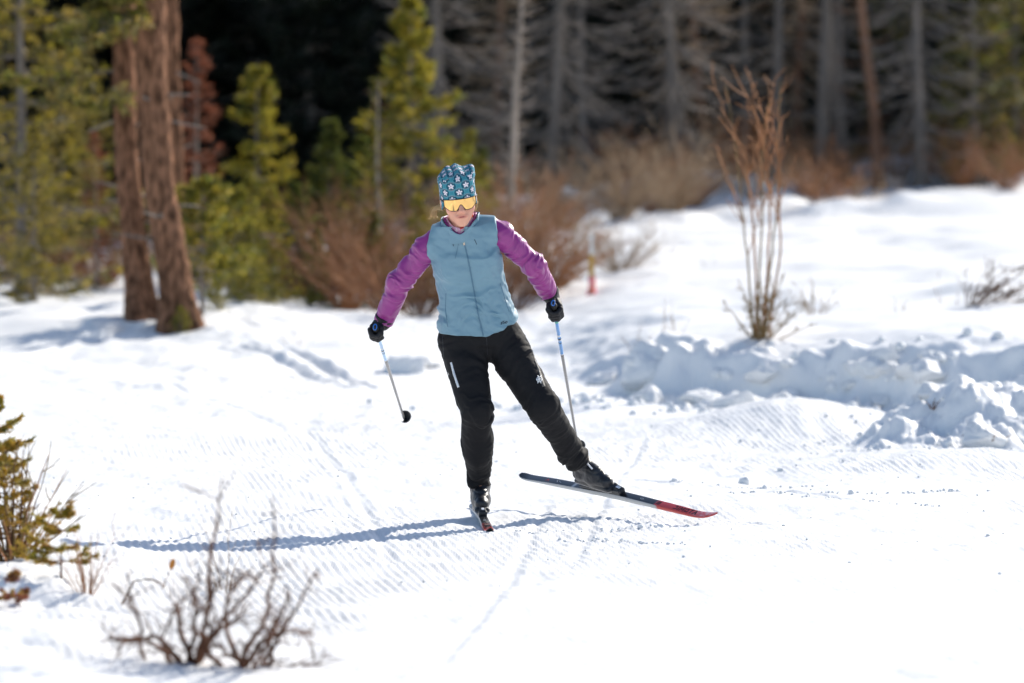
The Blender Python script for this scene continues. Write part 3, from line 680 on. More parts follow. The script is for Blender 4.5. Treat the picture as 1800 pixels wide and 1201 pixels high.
for key, u, Y, sc, lab in [
    ('wil_a', 610, 38.5, 1.0, 'red-brown ' + W + 'directly left of the skier\'s raised sleeve'),
    ('mix_a', 560, 40, .9, 'dark ' + W + 'at the left end of the thicket behind the skier'),
    ('wil_b', 680, 37.8, .95, 'red-brown ' + W + 'rooted behind the left arm'),
    ('mix_a', 740, 36.6, .75, 'dark low shrub touching the snow behind the left elbow'),
    ('grey_a', 770, 40.5, 1.05, 'grey-brown ' + W + 'behind the skier\'s left shoulder'),
    ('wil_a', 880, 40, 1.05, 'red-brown ' + W + 'behind the right shoulder'),
    ('wil_b', 950, 38.5, 1.0, 'red-brown ' + W + 'right of the raised right sleeve'),
    ('grey_a', 975, 39.5, .85, 'grey-brown ' + W + 'between right sleeve and the marker stake'),
    ('mix_a', 900, 37.2, .7, 'dark low shrub behind the right elbow'),
    ('grey_b', 1090, 41, .8, 'small grey shrub just right of the marker stake'),
    ('wil_b', 500, 41, .75, 'red-brown shrub between the fir saplings and the thicket'),
    ('grey_b', 450, 41, .85, 'grey shrub behind the small fir sapling'),
    ('wil_a', 640, 42.5, 1.0, 'tall red-brown shrub in the back row of the thicket, left of the skier'),
    ('mix_a', 700, 43, .9, 'dark shrub below the tallest young spruce'),
    ('wil_b', 830, 44, 1.1, 'red-brown shrub in the back row behind the hat'),
    ('grey_a', 1090, 50, .9, 'grey shrub on the snow below the black forest gap'),
    ('grey_a', 1180, 51, 1.0, 'brown-grey shrub on the far snow left of the sapling'),
    ('wil_b', 1215, 55, 1.1, 'rusty shrub at the forest foot left of the sapling'),
    ('wil_a', 1100, 56, 1.0, 'rusty shrub at the forest foot behind the grey one'),
    ('wil_b', 1445, 51.5, .8, 'red-orange shrub on the far snow right of the sapling'),
    ('grey_b', 1500, 52, .8, 'low grey shrub beside the red-orange one'),
    ('grey_b', 1330, 54, .9, 'grey shrub at the forest foot behind the sapling'),
    ('wil_a', 1650, 60, .85, 'red shrub below the drooping dead spruce'),
    ('wil_a', 1735, 60, .85, 'red shrub at the forest foot near the right edge'),
    ('wil_b', 1800, 58, .8, 'red shrub cut by the right edge of the picture'),
    ('wil_b', 1580, 61, .8, 'red-brown shrub right of the brown bare trunk'),
    ('wil_a', 1690, 57.5, .75, 'red shrub in front of the left green conifer at the right edge'),
    ('wil_b', 1770, 56.5, .7, 'low red shrub in front of the right green conifer'),
    ('wil_a', 1420, 58, .8, 'rusty shrub at the foot of the paired poles, left side'),
    ('wil_b', 1500, 59, .85, 'rusty shrub at the foot of the paired poles, right side'),
    ('wil_a', 1300, 58, .85, 'rusty shrub at the forest foot just left of the tall sapling'),
    ('wil_a', 1150, 53, .85, 'rusty shrub nearest the snow field left of the sapling'),
    ('grey_a', 990, 50, .9, 'grey shrub in the far thicket right of the pale snag'),
    ('wil_a', 930, 47, .95, 'rusty shrub in the far thicket at the foot of the pale snag'),
    ('grey_b', 20, 45.5, .9, 'grey shrub on the snow edge at the far left'),
    ('mix_a', 100, 44.5, .75, 'dark shrub under the left olive spruces'),
    ('wil_b', 180, 44, .75, 'rusty shrub immediately left of the big trunks'),
    ('grey_a', 60, 47, .8, 'grey shrub deeper under the left olive spruces'),
    ('wil_b', -60, 45, .9, 'rusty shrub past the left edge'),
    ('grey_b', 380, 43, .9, 'grey shrub in shade behind the bushy yellow fir'),
    ('wil_a', 410, 45, .9, 'red-brown shrub below the slim yellow spruce'),
    ('grey_a', 300, 46, .9, 'grey shrub in shade behind the right trunk'),
    ('wil_b', 560, 46, 1.0, 'red-brown shrub behind the short dark green spruce')]:
    put_shrub('willow_shrub', key, on(u, Y, .03), lab, rz=u * .37, sc=sc * 1.2, group='leafless shrubs at the forest edge')
# shrubs whose stems can be picked apart
def stem_shrub(name, loc, label, mat, seed, cat='shrub', side=6, mats=None, **kw):
    t = thing(name, label, cat, loc)
    st, R, T = shrub(seed=seed, **kw)
    for q in range(len(st)):
        V, F = tubes(st[q:q + 1], R[q:q + 1], side); add('stem', mesh_data('stem', V, F, (mats or [mat])[q % len(mats or [mat])]), t)
    if len(T):
        V, F = tubes(T, np.full(T.shape[:2], kw['r0'] * .4) * np.array([1, .75, .35]), 4); add('twigs', mesh_data('twigs', V, F, mat), t, kind='stuff')
    return t
def willow_sapling():
    b = on(1338, 28.9, .05)
    t = thing('willow_sapling', 'tall bare willow sapling rising from the snow bank on the right', 'shrub', b)
    main = [[(1330, 590), (1335, 500), (1340, 400), (1338, 300), (1345, 230), (1352, 180)], [(1328, 590), (1330, 480), (1322, 380), (1312, 270), (1285, 230), (1262, 205)], [(1345, 590), (1352, 470), (1372, 340), (1366, 250), (1372, 140)],
            [(1340, 590), (1348, 480), (1355, 380), (1346, 260), (1326, 190), (1310, 165)], [(1325, 590), (1318, 520), (1312, 430), (1300, 330), (1292, 250), (1275, 150)], [(1350, 590), (1362, 500), (1375, 430), (1366, 330), (1375, 260), (1368, 190)]]
    r = np.random.RandomState(3); T = []
    for q, pl in enumerate(main):
        dy = r.uniform(-.2, .2); p = np.array([P(u, v, 28.9 + dy * (590 - v) / 400) for u, v in pl]); s = np.linspace(0, 1, len(p)); tt = np.linspace(0, 1, 18)
        c = np.stack([np.interp(tt, s, p[:, k]) for k in range(3)], 1) 
        for _ in range(2): c[1:-1] = (c[:-2] + 2 * c[1:-1] + c[2:]) / 4
        c[1:] += r.normal(0, .004, (17, 3)); c[0, 2] -= .08
        V, F = tubes(c[None], np.linspace(.0105, .0035, 18)[None], 6); part(t, 'stem', V, F, REDTWIG if q % 2 else OLIVETWIG)
        for _ in range(3):                                             # forks
            k = r.randint(6, 13); d = unit(unit(c[k + 1] - c[k]) + np.array((r.choice((-1, 1)) * r.uniform(.25, .6), r.normal(0, .3), .2))); l = r.uniform(.3, .6); w = np.linspace(0, 1, 8)[:, None]
            fk = c[k] + d * l * w + np.array((0, 0, .18)) * l * w ** 2 + np.vstack([np.zeros((1, 3)), r.normal(0, .006, (7, 3))])
            V, F = tubes(fk[None], np.linspace(.0055, .0024, 8)[None], 5); part(t, 'stem', V, F, REDTWIG)
            for q2 in range(2, 8): T.append([fk[q2], fk[q2] + .5 * (e0 := unit(d + .8 * r.normal(size=3)) * r.uniform(.04, .12)), fk[q2] + e0])
        for _ in range(6):
            k = r.randint(8, 17); d = unit(c[k] - c[k - 1]) + .65 * r.normal(size=3); d[2] = abs(d[2]); d = unit(d); l = r.uniform(.08, .26)
            T.append([c[k], c[k] + d * l * .5, c[k] + d * l + np.array((0, 0, .03))])
    T = np.array(T); V, F = tubes(T, np.full(T.shape[:2], .0036) * np.array([1, .8, .5]), 4); part(t, 'twigs', V, F, REDTWIG, kind='stuff')
    st, R, T = shrub(51, .66, .36, 30, 3, .0062, sub=True, lean=.10)
    for q in range(len(st)):
        V, F = tubes(st[q:q + 1], R[q:q + 1] + .001, 5); add('stem', mesh_data('stem', V, F, OLIVETWIG), t)
    V, F = tubes(T, np.full(T.shape[:2], .003), 3); add('twigs', mesh_data('twigs', V, F, OLIVETWIG), t, kind='stuff')
willow_sapling()
stem_shrub('dry_shrub', on(1712, 31.2, .05), 'dark leaning twiggy shrub on the snow at the right edge', TWIG, 61, H=.62, spread=.5, nst=26, tw=5, r0=.008, lean=.42)
stem_shrub('dry_shrub', on(1430, 31, .03), 'small pale twiggy tuft right of the tall sapling', GREYTWIG, 62, H=.5, spread=.25, nst=12, tw=4, r0=.005)
for k, (u, Y, h, n, lab) in enumerate([(1158, 29.7, .75, 2, 'lone thin bare stem on the snow left of the tall sapling'), (1118, 30.6, .35, 7, 'sparse twig tuft poking out at the left end of the cut bank'), (1190, 31.5, .4, 4, 'few thin stalks behind the left end of the cut bank'),
        (1655, 32.5, .55, 2, 'lone thin stem behind the bank near the right edge'), (1680, 32, .45, 2, 'two hair-thin stalks beside the right leaning shrub'), (1250, 41, .3, 7, 'tiny brown tuft in the middle of the snow field'), (1580, 30.6, .22, 6, 'tiny tuft in the blue hollow behind the bank'),
        (1640, 24.1, .16, 7, 'dark twig ends sticking out of the snow pile, left hole'), (1735, 23.3, .14, 7, 'dark twig ends sticking out of the snow pile, right hole'), (520, 33.5, .25, 6, 'small brown tuft beside the curved track')]):
    stem_shrub('dry_stalk', on(u, Y, .03 if k not in (7, 8) else .0), lab, TWIG if k in (5, 7, 8) else GREYTWIG, 70 + k, cat='stalk', H=h, spread=.1 if n < 3 else .16, nst=n, tw=2 if n < 3 else 3, r0=.004 if k not in (7, 8) else .008, sub=False)
# foreground
SHRUBW = material('dead_shrub_bark', (.125, .055, .030), .8, spec=.25, vary=(14, .6))
def foreground_shrub():
    b = np.array(on(345, 13.1, .03)); t = thing('dead_shrub', 'dead branching shrub with dark twigs in the foreground snow', 'shrub', tuple(b))
    pls = [[(340, 1165), (360, 1090), (380, 1030), (400, 1000)], [(330, 1150), (280, 1120), (225, 1128), (190, 1120)], [(345, 1160), (365, 1090), (368, 1000), (380, 920), (388, 840)], [(420, 1180), (440, 1130), (470, 1080), (480, 1000), (482, 870)],
           [(450, 1185), (480, 1140), (520, 1070), (560, 1000)], [(430, 1180), (400, 1120), (395, 1060), (420, 1010), (460, 1020)], [(350, 1150), (315, 1110), (310, 1060), (300, 1085), (285, 1135)], [(255, 1140), (245, 1090), (228, 1060), (226, 1015)],
           [(460, 1190), (500, 1175), (540, 1170), (566, 1168)], [(420, 1190), (455, 1130), (500, 1110), (550, 1115)], [(330, 1160), (345, 1080), (340, 1050), (352, 1010)], [(400, 1195), (370, 1150), (360, 1120), (330, 1100)], [(440, 1195), (450, 1160), (490, 1100), (510, 1040)], [(340, 1165), (375, 1110), (410, 1095), (440, 1060)], [(470, 1195), (480, 1160), (470, 1120), (490, 1085)],
           [(345, 1165), (390, 1090), (440, 1040), (470, 990)], [(300, 1180), (290, 1140), (240, 1120), (205, 1140)], [(430, 1190), (410, 1150), (370, 1130), (310, 1150)]]
    r = np.random.RandomState(14); T = []
    for q, pl in enumerate(pls):
        dy = r.uniform(-.35, .35); n = len(pl)
        p = np.array([P(u, v, 13.05 + dy * i / n + r.normal(0, .02)) for i, (u, v) in enumerate(pl)]); p[0, 2] = gz(p[0, 0], p[0, 1]) - .03
        s = np.linspace(0, 1, n); tt = np.linspace(0, 1, 16); c = np.stack([np.interp(tt, s, p[:, k]) for k in range(3)], 1)
        for _ in range(1): c[1:-1] = (c[:-2] + 2 * c[1:-1] + c[2:]) / 4
        c[1:] += r.normal(0, .0035, (15, 3))
        R = np.linspace(.0095, .0022, 16) * r.uniform(.6, 1.15); R *= 1 + .25 * r.rand(16)
        V, F = tubes(c[None], R[None], 6); part(t, 'stem', V, F, SHRUBW)
        for _ in range(13):
            k = r.randint(3, 15); d = unit(unit(c[k] - c[k - 1]) + .7 * r.normal(size=3)); l = r.uniform(.04, .14)
            e = c[k] + d * l; T.append([c[k], c[k] + d * l * .5 + r.normal(0, .004, 3), e])
            if r.rand() > .4: d2 = unit(d + .8 * r.normal(size=3)); T.append([c[k] + d * l * .5, c[k] + d * l * .5 + d2 * l * .3, c[k] + d * l * .5 + d2 * l * .6])
    T = np.array(T); V, F = tubes(T, np.full(T.shape[:2], .0024) * np.array([1, .8, .5]), 4); part(t, 'twigs', V, F, SHRUBW, kind='stuff')
foreground_shrub()
LEAF = material('dry_leaf', (.30, .13, .03), .7, transl=.35, vary=(20, .3))
def dry_leaf_twig():
    b = np.array(on(225, 14.9, .0)); t = thing('fallen_twig', 'arched dark twig holding one dry orange leaf in the foreground snow', 'twig', tuple(b))
    c = np.array([P(u, v, 14.8) for u, v in [(212, 1034), (235, 1022), (262, 1018), (280, 1024), (290, 1032)]]); c[0, 2] = gz(c[0, 0], c[0, 1]) - .01
    part(t, 'stem', *tube(c, [.004, .0045, .0045, .0035, .002], 6), TWIG)
    c = np.array([P(u, v, 14.8) for u, v in [(285, 1035), (293, 1018), (300, 1000)]]); part(t, 'stem', *tube(c, [.003, .002, .0015], 5), TWIG)
    a = P(300, 1002, 14.8); u_, w_ = np.array((.25, .3, 1.)), np.array((1, .2, -.2)); rows = []
    for k in range(7):
        f = k / 6; wd = .012 * math.sin(math.pi * min(1, f * .93 + .05)) ** .7
        for s in (-1, -.5, 0, .5, 1): rows.append(a + unit(u_) * f * .048 + unit(w_) * wd * s + np.array((0, 1, 0)) * (abs(s) * .006 - .01 * f * f))
    F = np.array([[k * 5 + s, k * 5 + s + 1, k * 5 + s + 6, k * 5 + s + 5] for k in range(6) for s in range(4)])
    part(t, 'leaf', np.array(rows), F, LEAF)
dry_leaf_twig()
stem_shrub('dry_stalk', on(150, 15.0, .02), 'cluster of thin reddish stalks left of the foreground dead shrub', REDTWIG, 91, cat='stalk', H=.42, spread=.17, nst=20, tw=2, r0=.0032, sub=False, wig=.03)
stem_shrub('dry_stalk', on(395, 15.6, .02), 'faint tall stalks standing behind the foreground dead shrub', GREYTWIG, 92, cat='stalk', H=.55, spread=.14, nst=5, tw=3, r0=.003, sub=False)
stem_shrub('willow_clump', on(20, 15.9, .03), 'clump of bronze willow stems at the left edge of the foreground', OLIVETWIG, 93, H=.72, spread=.36, nst=46, tw=3, r0=.0075, sub=False, mats=[OLIVETWIG, REDTWIG, TWIG], lean=-.05)
def sprig(label, loc, seed, H, R, pal, sc=1., tilt=None, rz=0., **kw):
    (tv, tf), (lv, lf), (nv, nf, c) = conifer(seed, H, R, gap=.06, per=5, ndl=.021, nw=.0042, nb=44, twigs=4, droop=-.25, shape=.6, palette=pal, thr=.008, **kw)
    t = thing('spruce_seedling', label, 'seedling', loc, rz, sc)
    if tilt: t.rotation_euler = (tilt[0], tilt[1], rz)
    add('trunk', mesh_data('trunk', tv, tf, TWIG), t); add('branches', mesh_data('branches', lv, lf, TWIG), t, kind='stuff'); add('crown', mesh_data('crown', nv, nf, NEEDLE, False, c), t, kind='stuff')
BRONZE = [(.44, .29, .045), (.36, .26, .045), (.27, .22, .05), (.50, .30, .05)]
sprig('spruce seedling with bronze-green needles at the left edge above the willow stems', (XU(-18, 16.2), 16.2, gz(XU(-18, 16.2), 16.2)), 95, .64, .30, GRN[2:3] + BRONZE + YEL[:1], low=.5)
sprig('small yellow-green spruce seedling at the foot of the bronze willow clump', on(105, 15.3, .02), 96, .30, .17, YEL[:2] + BRONZE, low=.3, rz=1.)
sprig('tiny rust-coloured spruce seedling low at the left edge', on(22, 14.6, .02), 97, .13, .12, RED + BRONZE[:1], rz=2.)
sprig('golden spruce seedling low inside the bronze willow clump', on(8, 15.8, .02), 98, .50, .22, BRONZE, low=.1, rz=3.)
# marker stake with flagging
def marker():
    b = np.array(on(1040, 38.0, .1)); t = thing('marker_stake', 'yellow trail marker stake with pink flagging behind the skier', 'stake', tuple(b))
    WOODM = material('stake_wood', (.55, .33, .08), .8, vary=(8, .2)); WH = material('stake_white_top', (.72, .70, .66), .7)
    PINK = material('pink_flagging', (.92, .26, .38), .5, transl=.45)
    z1 = P(1038, 412, 38)[2]; z2 = P(1038, 448, 38)[2]; x = b[0]
    part(t, 'post', *box((x, 38, (b[2] + z2) / 2), np.eye(3), (.024, .012, (z2 - b[2]) / 2)), WOODM, False)
    part(t, 'post_top', *box((x, 38, (z1 + z2) / 2 + .001), np.eye(3), (.0235, .0115, (z1 - z2) / 2)), WH, False)
    rows = []; z3 = P(1038, 488, 38)[2]
    for k in range(10):
        f = k / 9
        for s in range(6):
            g = s / 5; rows.append((x - .035 - .03 * f + (.07 + .09 * f) * g + .015 * math.sin(7 * f + 3 * g), 38 - .02 - .03 * math.sin(g * 6 + f * 3), z3 - f * .34 - .05 * g * f))
    F = np.array([[k * 6 + s, k * 6 + s + 1, k * 6 + s + 7, k * 6 + s + 6] for k in range(9) for s in range(5)])
    part(t, 'flag', np.array(rows), F, PINK)
marker()

# ------------------------------------------------------------------ the skier
FOOT = np.array((XU(844, 19.2), 19.2, gz(XU(844, 19.2), 19.2)))
person = thing('person', 'person in blue vest, purple sleeves and black trousers skate skiing toward the camera', 'person', tuple(FOOT))
SKIN = material('skin', attr=True, rough=.5, spec=.35)
VESTM = material('vest_fabric', (.155, .285, .365), .5, spec=.45, bump=(420, .12, .001), sheen=.1)
SLEEVEM = material('purple_fabric', (.27, .022, .205), .40, spec=.6, bump=(420, .12, .001), sheen=.1)
PANTM = material('black_softshell', (.0105, .0105, .012), .75, spec=.18, bump=(500, .12, .001))
GLOVEM = material('black_glove', (.010, .010, .012), .6, spec=.35, bump=(300, .2, .001))
HATM = material('hat_fabric', attr=True, rough=.8, spec=.2, bump=(600, .15, .001))
GAITERM = material('gaiter_fabric', attr=True, rough=.8, spec=.2)
HAIRM = material('blond_hair', (.78, .56, .30), .45, spec=.5, transl=.3)
GOLD = material('gold_mirror_lens', (.86, .54, .20), .10, metallic=1.)
DARKP = material('dark_plastic', (.015, .018, .024), .4, spec=.4)
BOOTM = material('boot_leather', attr=True, rough=.42, spec=.45, bump=(160, .15, .002))
REFL = material('reflective_trim', (.62, .66, .70), .45, spec=.5)
WHITEP = material('white_plastic', (.72, .74, .80), .45)
ZIPM = material('zip_tape', (.10, .20, .28), .5); NAVY = material('navy_print', (.012, .022, .045), .6)
ZIPPULL = material('zip_pull', (.62, .52, .40), .4, metallic=.3)
J = {k: P(*v) for k, v in dict(
    pelvis=(842, 580, 19.03), chest=(820, 470, 18.91), neck=(807, 398, 18.85), hipR=(815, 603, 19.02), hipL=(882, 596, 19.03),
    kneeR=(837, 724, 18.88), ankR=(843, 856, 19.20), kneeL=(953, 714, 18.93), ankL=(1012, 806, 19.22),
    shR=(760, 424, 18.87), elR=(703, 497, 18.96), wrR=(675, 563, 19.06), shL=(869, 400, 18.835), elL=(937, 466, 18.92), wrL=(967, 518, 19.07)).items()}
def bounds(pts, m): p = np.array(pts); return p.min(0) - m, p.max(0) + m

# torso cross-sections read as widths at heights (left, right, depth centre, half depth)
SEC = [(604, 774, 909, 19.03, .136), (590, 771, 911, 19.02, .138), (570, 769, 911, 19.01, .134), (546, 771, 905, 18.99, .121), (523, 771, 896, 18.97, .113), (500, 768, 888, 18.945, .108), (476, 761, 884, 18.915, .114), (455, 757, 882, 18.89, .116), (430, 757, 877, 18.87, .110), (410, 757, 868, 18.85, .098), (398, 764, 852, 18.835, .096)]
ST = np.array([(P(840, v, Y)[2], (XU(a, Y) + XU(b, Y)) / 2, Y, (XU(b, Y) - XU(a, Y)) / 2, d) for v, a, b, Y, d in SEC])[::1]
ST = ST[np.argsort(ST[:, 0])]
def torso(G, inset=0.):
    z = G[2]; f = lambda c: np.interp(z.ravel(), ST[:, 0], ST[:, c]).reshape(z.shape)
    cx, cy, a, b = f(1), f(2), f(3) - inset, f(4) - inset
    n = 2.35
    q = (np.abs((G[0] - cx) / a) ** n + np.abs((G[1] - cy) / b) ** n) ** (1 / n)
    d = (q - 1) * np.minimum(a, b)
    d = np.maximum(d, z - ST[-1, 0]); d = np.maximum(d, ST[0, 0] - z)
    for nm, r in (('shR', .071), ('shL', .071)):
        d = smin(d, rcone(G, J['neck'] + np.array((0, .01, .005)), J[nm] + np.array((0, 0, -.012)), .058 - inset, r - inset), .035)
    for u, v, rr in ((795, 468, .062), (852, 458, .062)):
        d = smin(d, ell(G, P(u, v, 18.84), (rr - inset, .062 - inset, rr - inset)), .05)
    return d
def crease(V, N, amp, fx, fy, fz, seed, warp=1.):
    w = warp * fbm(V[:, 0] * 6 + seed, V[:, 1] * 6, V[:, 2] * 6, 2)
    n = fbm(V[:, 0] * fx + w + seed, V[:, 1] * fy, V[:, 2] * fz + w, 3)
    return V + N * ((1 - 2 * np.abs(n)) * amp)[:, None] if np.isscalar(amp) else V + N * ((1 - 2 * np.abs(n)) * amp)[:, None]

# vest
lo, hi = bounds([P(755, 612, 19), P(925, 360, 18.8)], .03); lo[1], hi[1] = 18.66, 19.2
ax, G = G3(lo, hi, .0042)
d = torso(G)
hemL, hemM, hemR = P(770, 586, 18.95), P(855, 592, 18.9), P(911, 561, 18.98)
hem = np.interp(G[0].ravel(), [hemL[0], XU(815, 18.9), hemM[0], XU(885, 18.9), hemR[0]], [hemL[2], P(815, 591, 18.9)[2], hemM[2], P(885, 579, 18.9)[2], hemR[2]]).reshape(G[0].shape)
nkc = P(806, 399, 18.825); NZ0, NZ1 = P(806, 428, 18.8)[2], P(806, 385, 18.8)[2]
neck_cy = lambda z: 18.868 - .044 * np.clip((z - NZ0) / (NZ1 - NZ0), -.5, 1.5)
rad_ = (np.sqrt(((G[0] - nkc[0]) / .085) ** 2 + ((G[1] - neck_cy(G[2])) / .101) ** 2) - 1) * .085
d = np.maximum(d, -np.maximum(rad_, nkc[2] - .040 + .50 * (G[1] - 18.80) - G[2]))     # neck opening, lower in front
for nm, out, r in (('shR', (-1, 0, .16), .0), ('shL', (1, 0, .12), .0)):            # armholes
    n_ = unit(out); p0 = J[nm] + n_ * (.018 if nm == 'shR' else .012)
    pl = (G[0] - p0[0]) * n_[0] + (G[1] - p0[1]) * n_[1] + (G[2] - p0[2]) * n_[2]
    cut = np.maximum(pl, (J[nm][2] - .135) - G[2])
    d = smax(d, np.where(G[2] > J[nm][2] - .13, pl, -1.), .008)
d = np.maximum(d, hem - G[2])
V, F = nets(d, ax); N = normals(V, F)
zz = (V[:, 2] - hemM[2]) / .5
amp = np.interp(zz, [0, .09, .25, .5, .8, 1], [.0008, .006, .011, .008, .005, .001])
V = crease(V, N, amp, 5, 5, 15, 3.1, 1.2)
V = V + N * (.0030 * fbm(V[:, 0] * 26 + V[:, 2] * 12, V[:, 1] * 20, V[:, 2] * 30, 2))[:, None]
part(person, 'vest', V, F, VESTM); vestV, vestF = V, F
vest_bvh = BVHTree.FromPolygons(V.tolist(), F.tolist())

# sleeves
def sleeve(a, e, w, ra, seed, side):
    mid = a + (e - a) * -.10
    lo, hi = bounds([mid, e, w], .085); ax, G = G3(lo, hi, .0042)
    c1 = a + (e - a) * .18
    d = smin(rcone(G, mid + np.array((0, .012, -.012)), c1, .048, ra), rcone(G, c1, e, ra, ra * .90), .02)
    d = smin(d, rcone(G, e, w, ra * .90, .046), .03)
    wd = unit(w - e)
    d = np.maximum(d, (G[0] - w[0]) * wd[0] + (G[1] - w[1]) * wd[1] + (G[2] - w[2]) * wd[2] - .006)
    V, F = nets(d, ax); N = normals(V, F)
    t1 = np.clip((V - a) @ unit(e - a) / np.linalg.norm(e - a), 0, 1); t2 = (V - e) @ wd / np.linalg.norm(w - e)
    s = np.where(t2 > 0, np.linalg.norm(e - a) + t2 * np.linalg.norm(w - e), t1 * np.linalg.norm(e - a))
    perp = (V - e) @ unit(np.cross(wd, (0, 1, 0)))
    ph = fbm(s * 20 + perp * 9 + 1.0 * fbm(V[:, 0] * 10, V[:, 1] * 10, V[:, 2] * 10 + seed, 2), perp * 7 + seed, V[:, 1] * 7, 3)
    am = .0055 + .004 * np.exp(-((s - np.linalg.norm(e - a)) / .07) ** 2)
    V = V + N * ((1 - 2.2 * np.abs(ph)) * am + .0012 * fbm(V[:, 0] * 38, V[:, 1] * 30, V[:, 2] * 38, 2))[:, None]
    part(person, 'sleeve', V, F, SLEEVEM)
sleeve(J['shR'], J['elR'], J['wrR'], .061, 1., -1)
sleeve(J['shL'], J['elL'], J['wrL'], .060, 5., 1)

# trousers
cufR, cufL = J['ankR'] + np.array((0, 0, .0)), J['ankL']
lo, hi = bounds([P(765, 548, 19), J['kneeR'], cufR, cufL, J['kneeL'], P(925, 560, 19)], .1); ax, G = G3(lo, hi, .0052)
pel = ell(G, P(841, 592, 19.035), (.180, .108, .10))
tors = np.maximum(torso(G, .020), G[2] - P(840, 552, 19)[2])
dR = smin(rcone(G, J['hipR'] + np.array((-.004, .01, -.01)), J['kneeR'], .113, .079), rcone(G, J['kneeR'], J['ankR'] + (0, 0, .01), .0775, .061), .03)
dL = smin(rcone(G, J['hipL'] + np.array((.0, .01, -.01)), J['kneeL'], .110, .080), rcone(G, J['kneeL'], J['ankL'] + unit(J['ankL'] - J['kneeL']) * .02, .078, .063), .03)
calfR = J['kneeR'] * .62 + J['ankR'] * .38 + np.array((0, .015, 0)); dR = smin(dR, ell(G, calfR, (.074, .078, .13)), .04)
d = smin(smin(smin(dR, dL, .016), pel, .05), tors, .03)
d = np.maximum(d, G[2] - P(840, 556, 19)[2])
wl = unit(J['ankL'] - J['kneeL'])
d = np.where(G[0] > XU(975, 19), np.maximum(d, (G[0] - J['ankL'][0]) * wl[0] + (G[1] - J['ankL'][1]) * wl[1] + (G[2] - J['ankL'][2]) * wl[2] - .022), d)
d = np.where((G[0] < XU(900, 19)), np.maximum(d, J['ankR'][2] + .005 - G[2]), d)
V, F = nets(d, ax); N = normals(V, F)
def alongleg(V, h, k, a):
    l1, l2 = np.linalg.norm(k - h), np.linalg.norm(a - k)
    t1 = np.clip((V - h) @ unit(k - h), -.2, l1); t2 = (V - k) @ unit(a - k)
    return np.where(t2 > 0, l1 + t2, t1), l1, l1 + l2
sR, l1R, LR = alongleg(V, J['hipR'], J['kneeR'], J['ankR']); sL, l1L, LL = alongleg(V, J['hipL'], J['kneeL'], J['ankL'])
isL = V[:, 0] > np.interp(V[:, 2], [P(0, 860, 19)[2], P(0, 640, 19)[2], P(0, 590, 19)[2]], [XU(905, 19), XU(862, 19), XU(852, 19)])
s = np.where(isL, sL, sR); l1 = np.where(isL, l1L, l1R); LT = np.where(isL, LL, LR)
px = np.where(isL, V[:, 0] - J['kneeL'][0], V[:, 0] - J['kneeR'][0])
am = .0026 + .0055 * np.exp(-((s - l1 - .02) / .07) ** 2) + .013 * np.exp(-((s - LT + .05) / .06) ** 2) + .003 * np.exp(-((s - .08) / .08) ** 2)
ph = fbm(s * 17 + px * 5 * np.where(isL, 1, -1) + .8 * fbm(V[:, 0] * 8, V[:, 1] * 8, V[:, 2] * 8, 2), V[:, 0] * 5 + isL * 7, V[:, 1] * 6, 3)
V = V + N * ((1 - 2.2 * np.abs(ph)) * am + .0012 * fbm(V[:, 0] * 40, V[:, 1] * 40, V[:, 2] * 60, 2))[:, None]
part(person, 'trousers', V, F, PANTM); pant_bvh = BVHTree.FromPolygons(V.tolist(), F.tolist())

# things sewn or printed on cloth: strips that follow the surface
CAMP = Vector((0, 0, HCAM))
def onto(bvh, u, v, off=.0015):
    p = Vector(P(u, v, 19.0)); dd = (p - CAMP).normalized()
    h = bvh.ray_cast(CAMP, dd)
    if h[0] is None: return None, None
    n = h[1] if h[1].dot(dd) < 0 else -h[1]
    return np.array(h[0] + n * off), np.array(n)
def dense(pl, step=2.0):
    pl = np.array(pl, float); out = [pl[0]]
    for a, b in zip(pl[:-1], pl[1:]):
        m = max(1, int(np.linalg.norm(b - a) / step)); out += [a + (b - a) * k / m for k in range(1, m + 1)]
    return out
def strip(name, bvh, pl, half, mat, lift=.0018, parent=None, build=True):
    pts, ns = [], []
    for u, v in dense(pl):
        p, n = onto(bvh, u, v, lift)
        if p is not None: pts.append(p); ns.append(n)
    if len(pts) < 2: return None
    pts, ns = np.array(pts), np.array(ns); T = np.gradient(pts, axis=0)
    S = np.cross(T, ns); S /= np.linalg.norm(S, axis=1, keepdims=True) + 1e-9
    rows = np.stack([pts - S * half - ns * .004, pts - S * half, pts + S * half, pts + S * half - ns * .004], 1)
    k = len(pts); V = rows.reshape(-1, 3)
    Fq = [[i * 4 + j, i * 4 + j + 1, i * 4 + j + 5, i * 4 + j + 4] for i in range(k - 1) for j in range(3)] + [[3, 2, 1, 0], [4 * k - 4, 4 * k - 3, 4 * k - 2, 4 * k - 1]]
    if not build: return V, np.array(Fq)
    return part(person, name, V, np.array(Fq), mat)
def marks(name, bvh, pls, half, mat, lift=.0018):
    l = [x for x in (strip(name, bvh, p, half, mat, lift, build=False) for p in pls) if x]
    if l: V, Fq = join(l); part(person, name, V, Fq, mat, kind='stuff')
strip('zip', vest_bvh, [(815, 424), (822, 452), (831, 500), (839, 545), (849, 590)], .0034, ZIPM, .0028)
strip('zip_pull', vest_bvh, [(815, 422), (816, 431)], .0045, ZIPPULL, .004)
strip('zip_slider', vest_bvh, [(813, 413), (815, 421)], .0040, DARKP, .003)
strip('pocket_zip', vest_bvh, [(784, 516), (783, 545), (787, 575)], .0016, ZIPM)
strip('pocket_zip', vest_bvh, [(879, 498), (888, 527), (895, 549)], .0016, ZIPM)
for a, b in (((795, 423), (797, 433)), ((834, 421), (838, 430))): strip('dart_seam', vest_bvh, [a, b], .0012, NAVY)
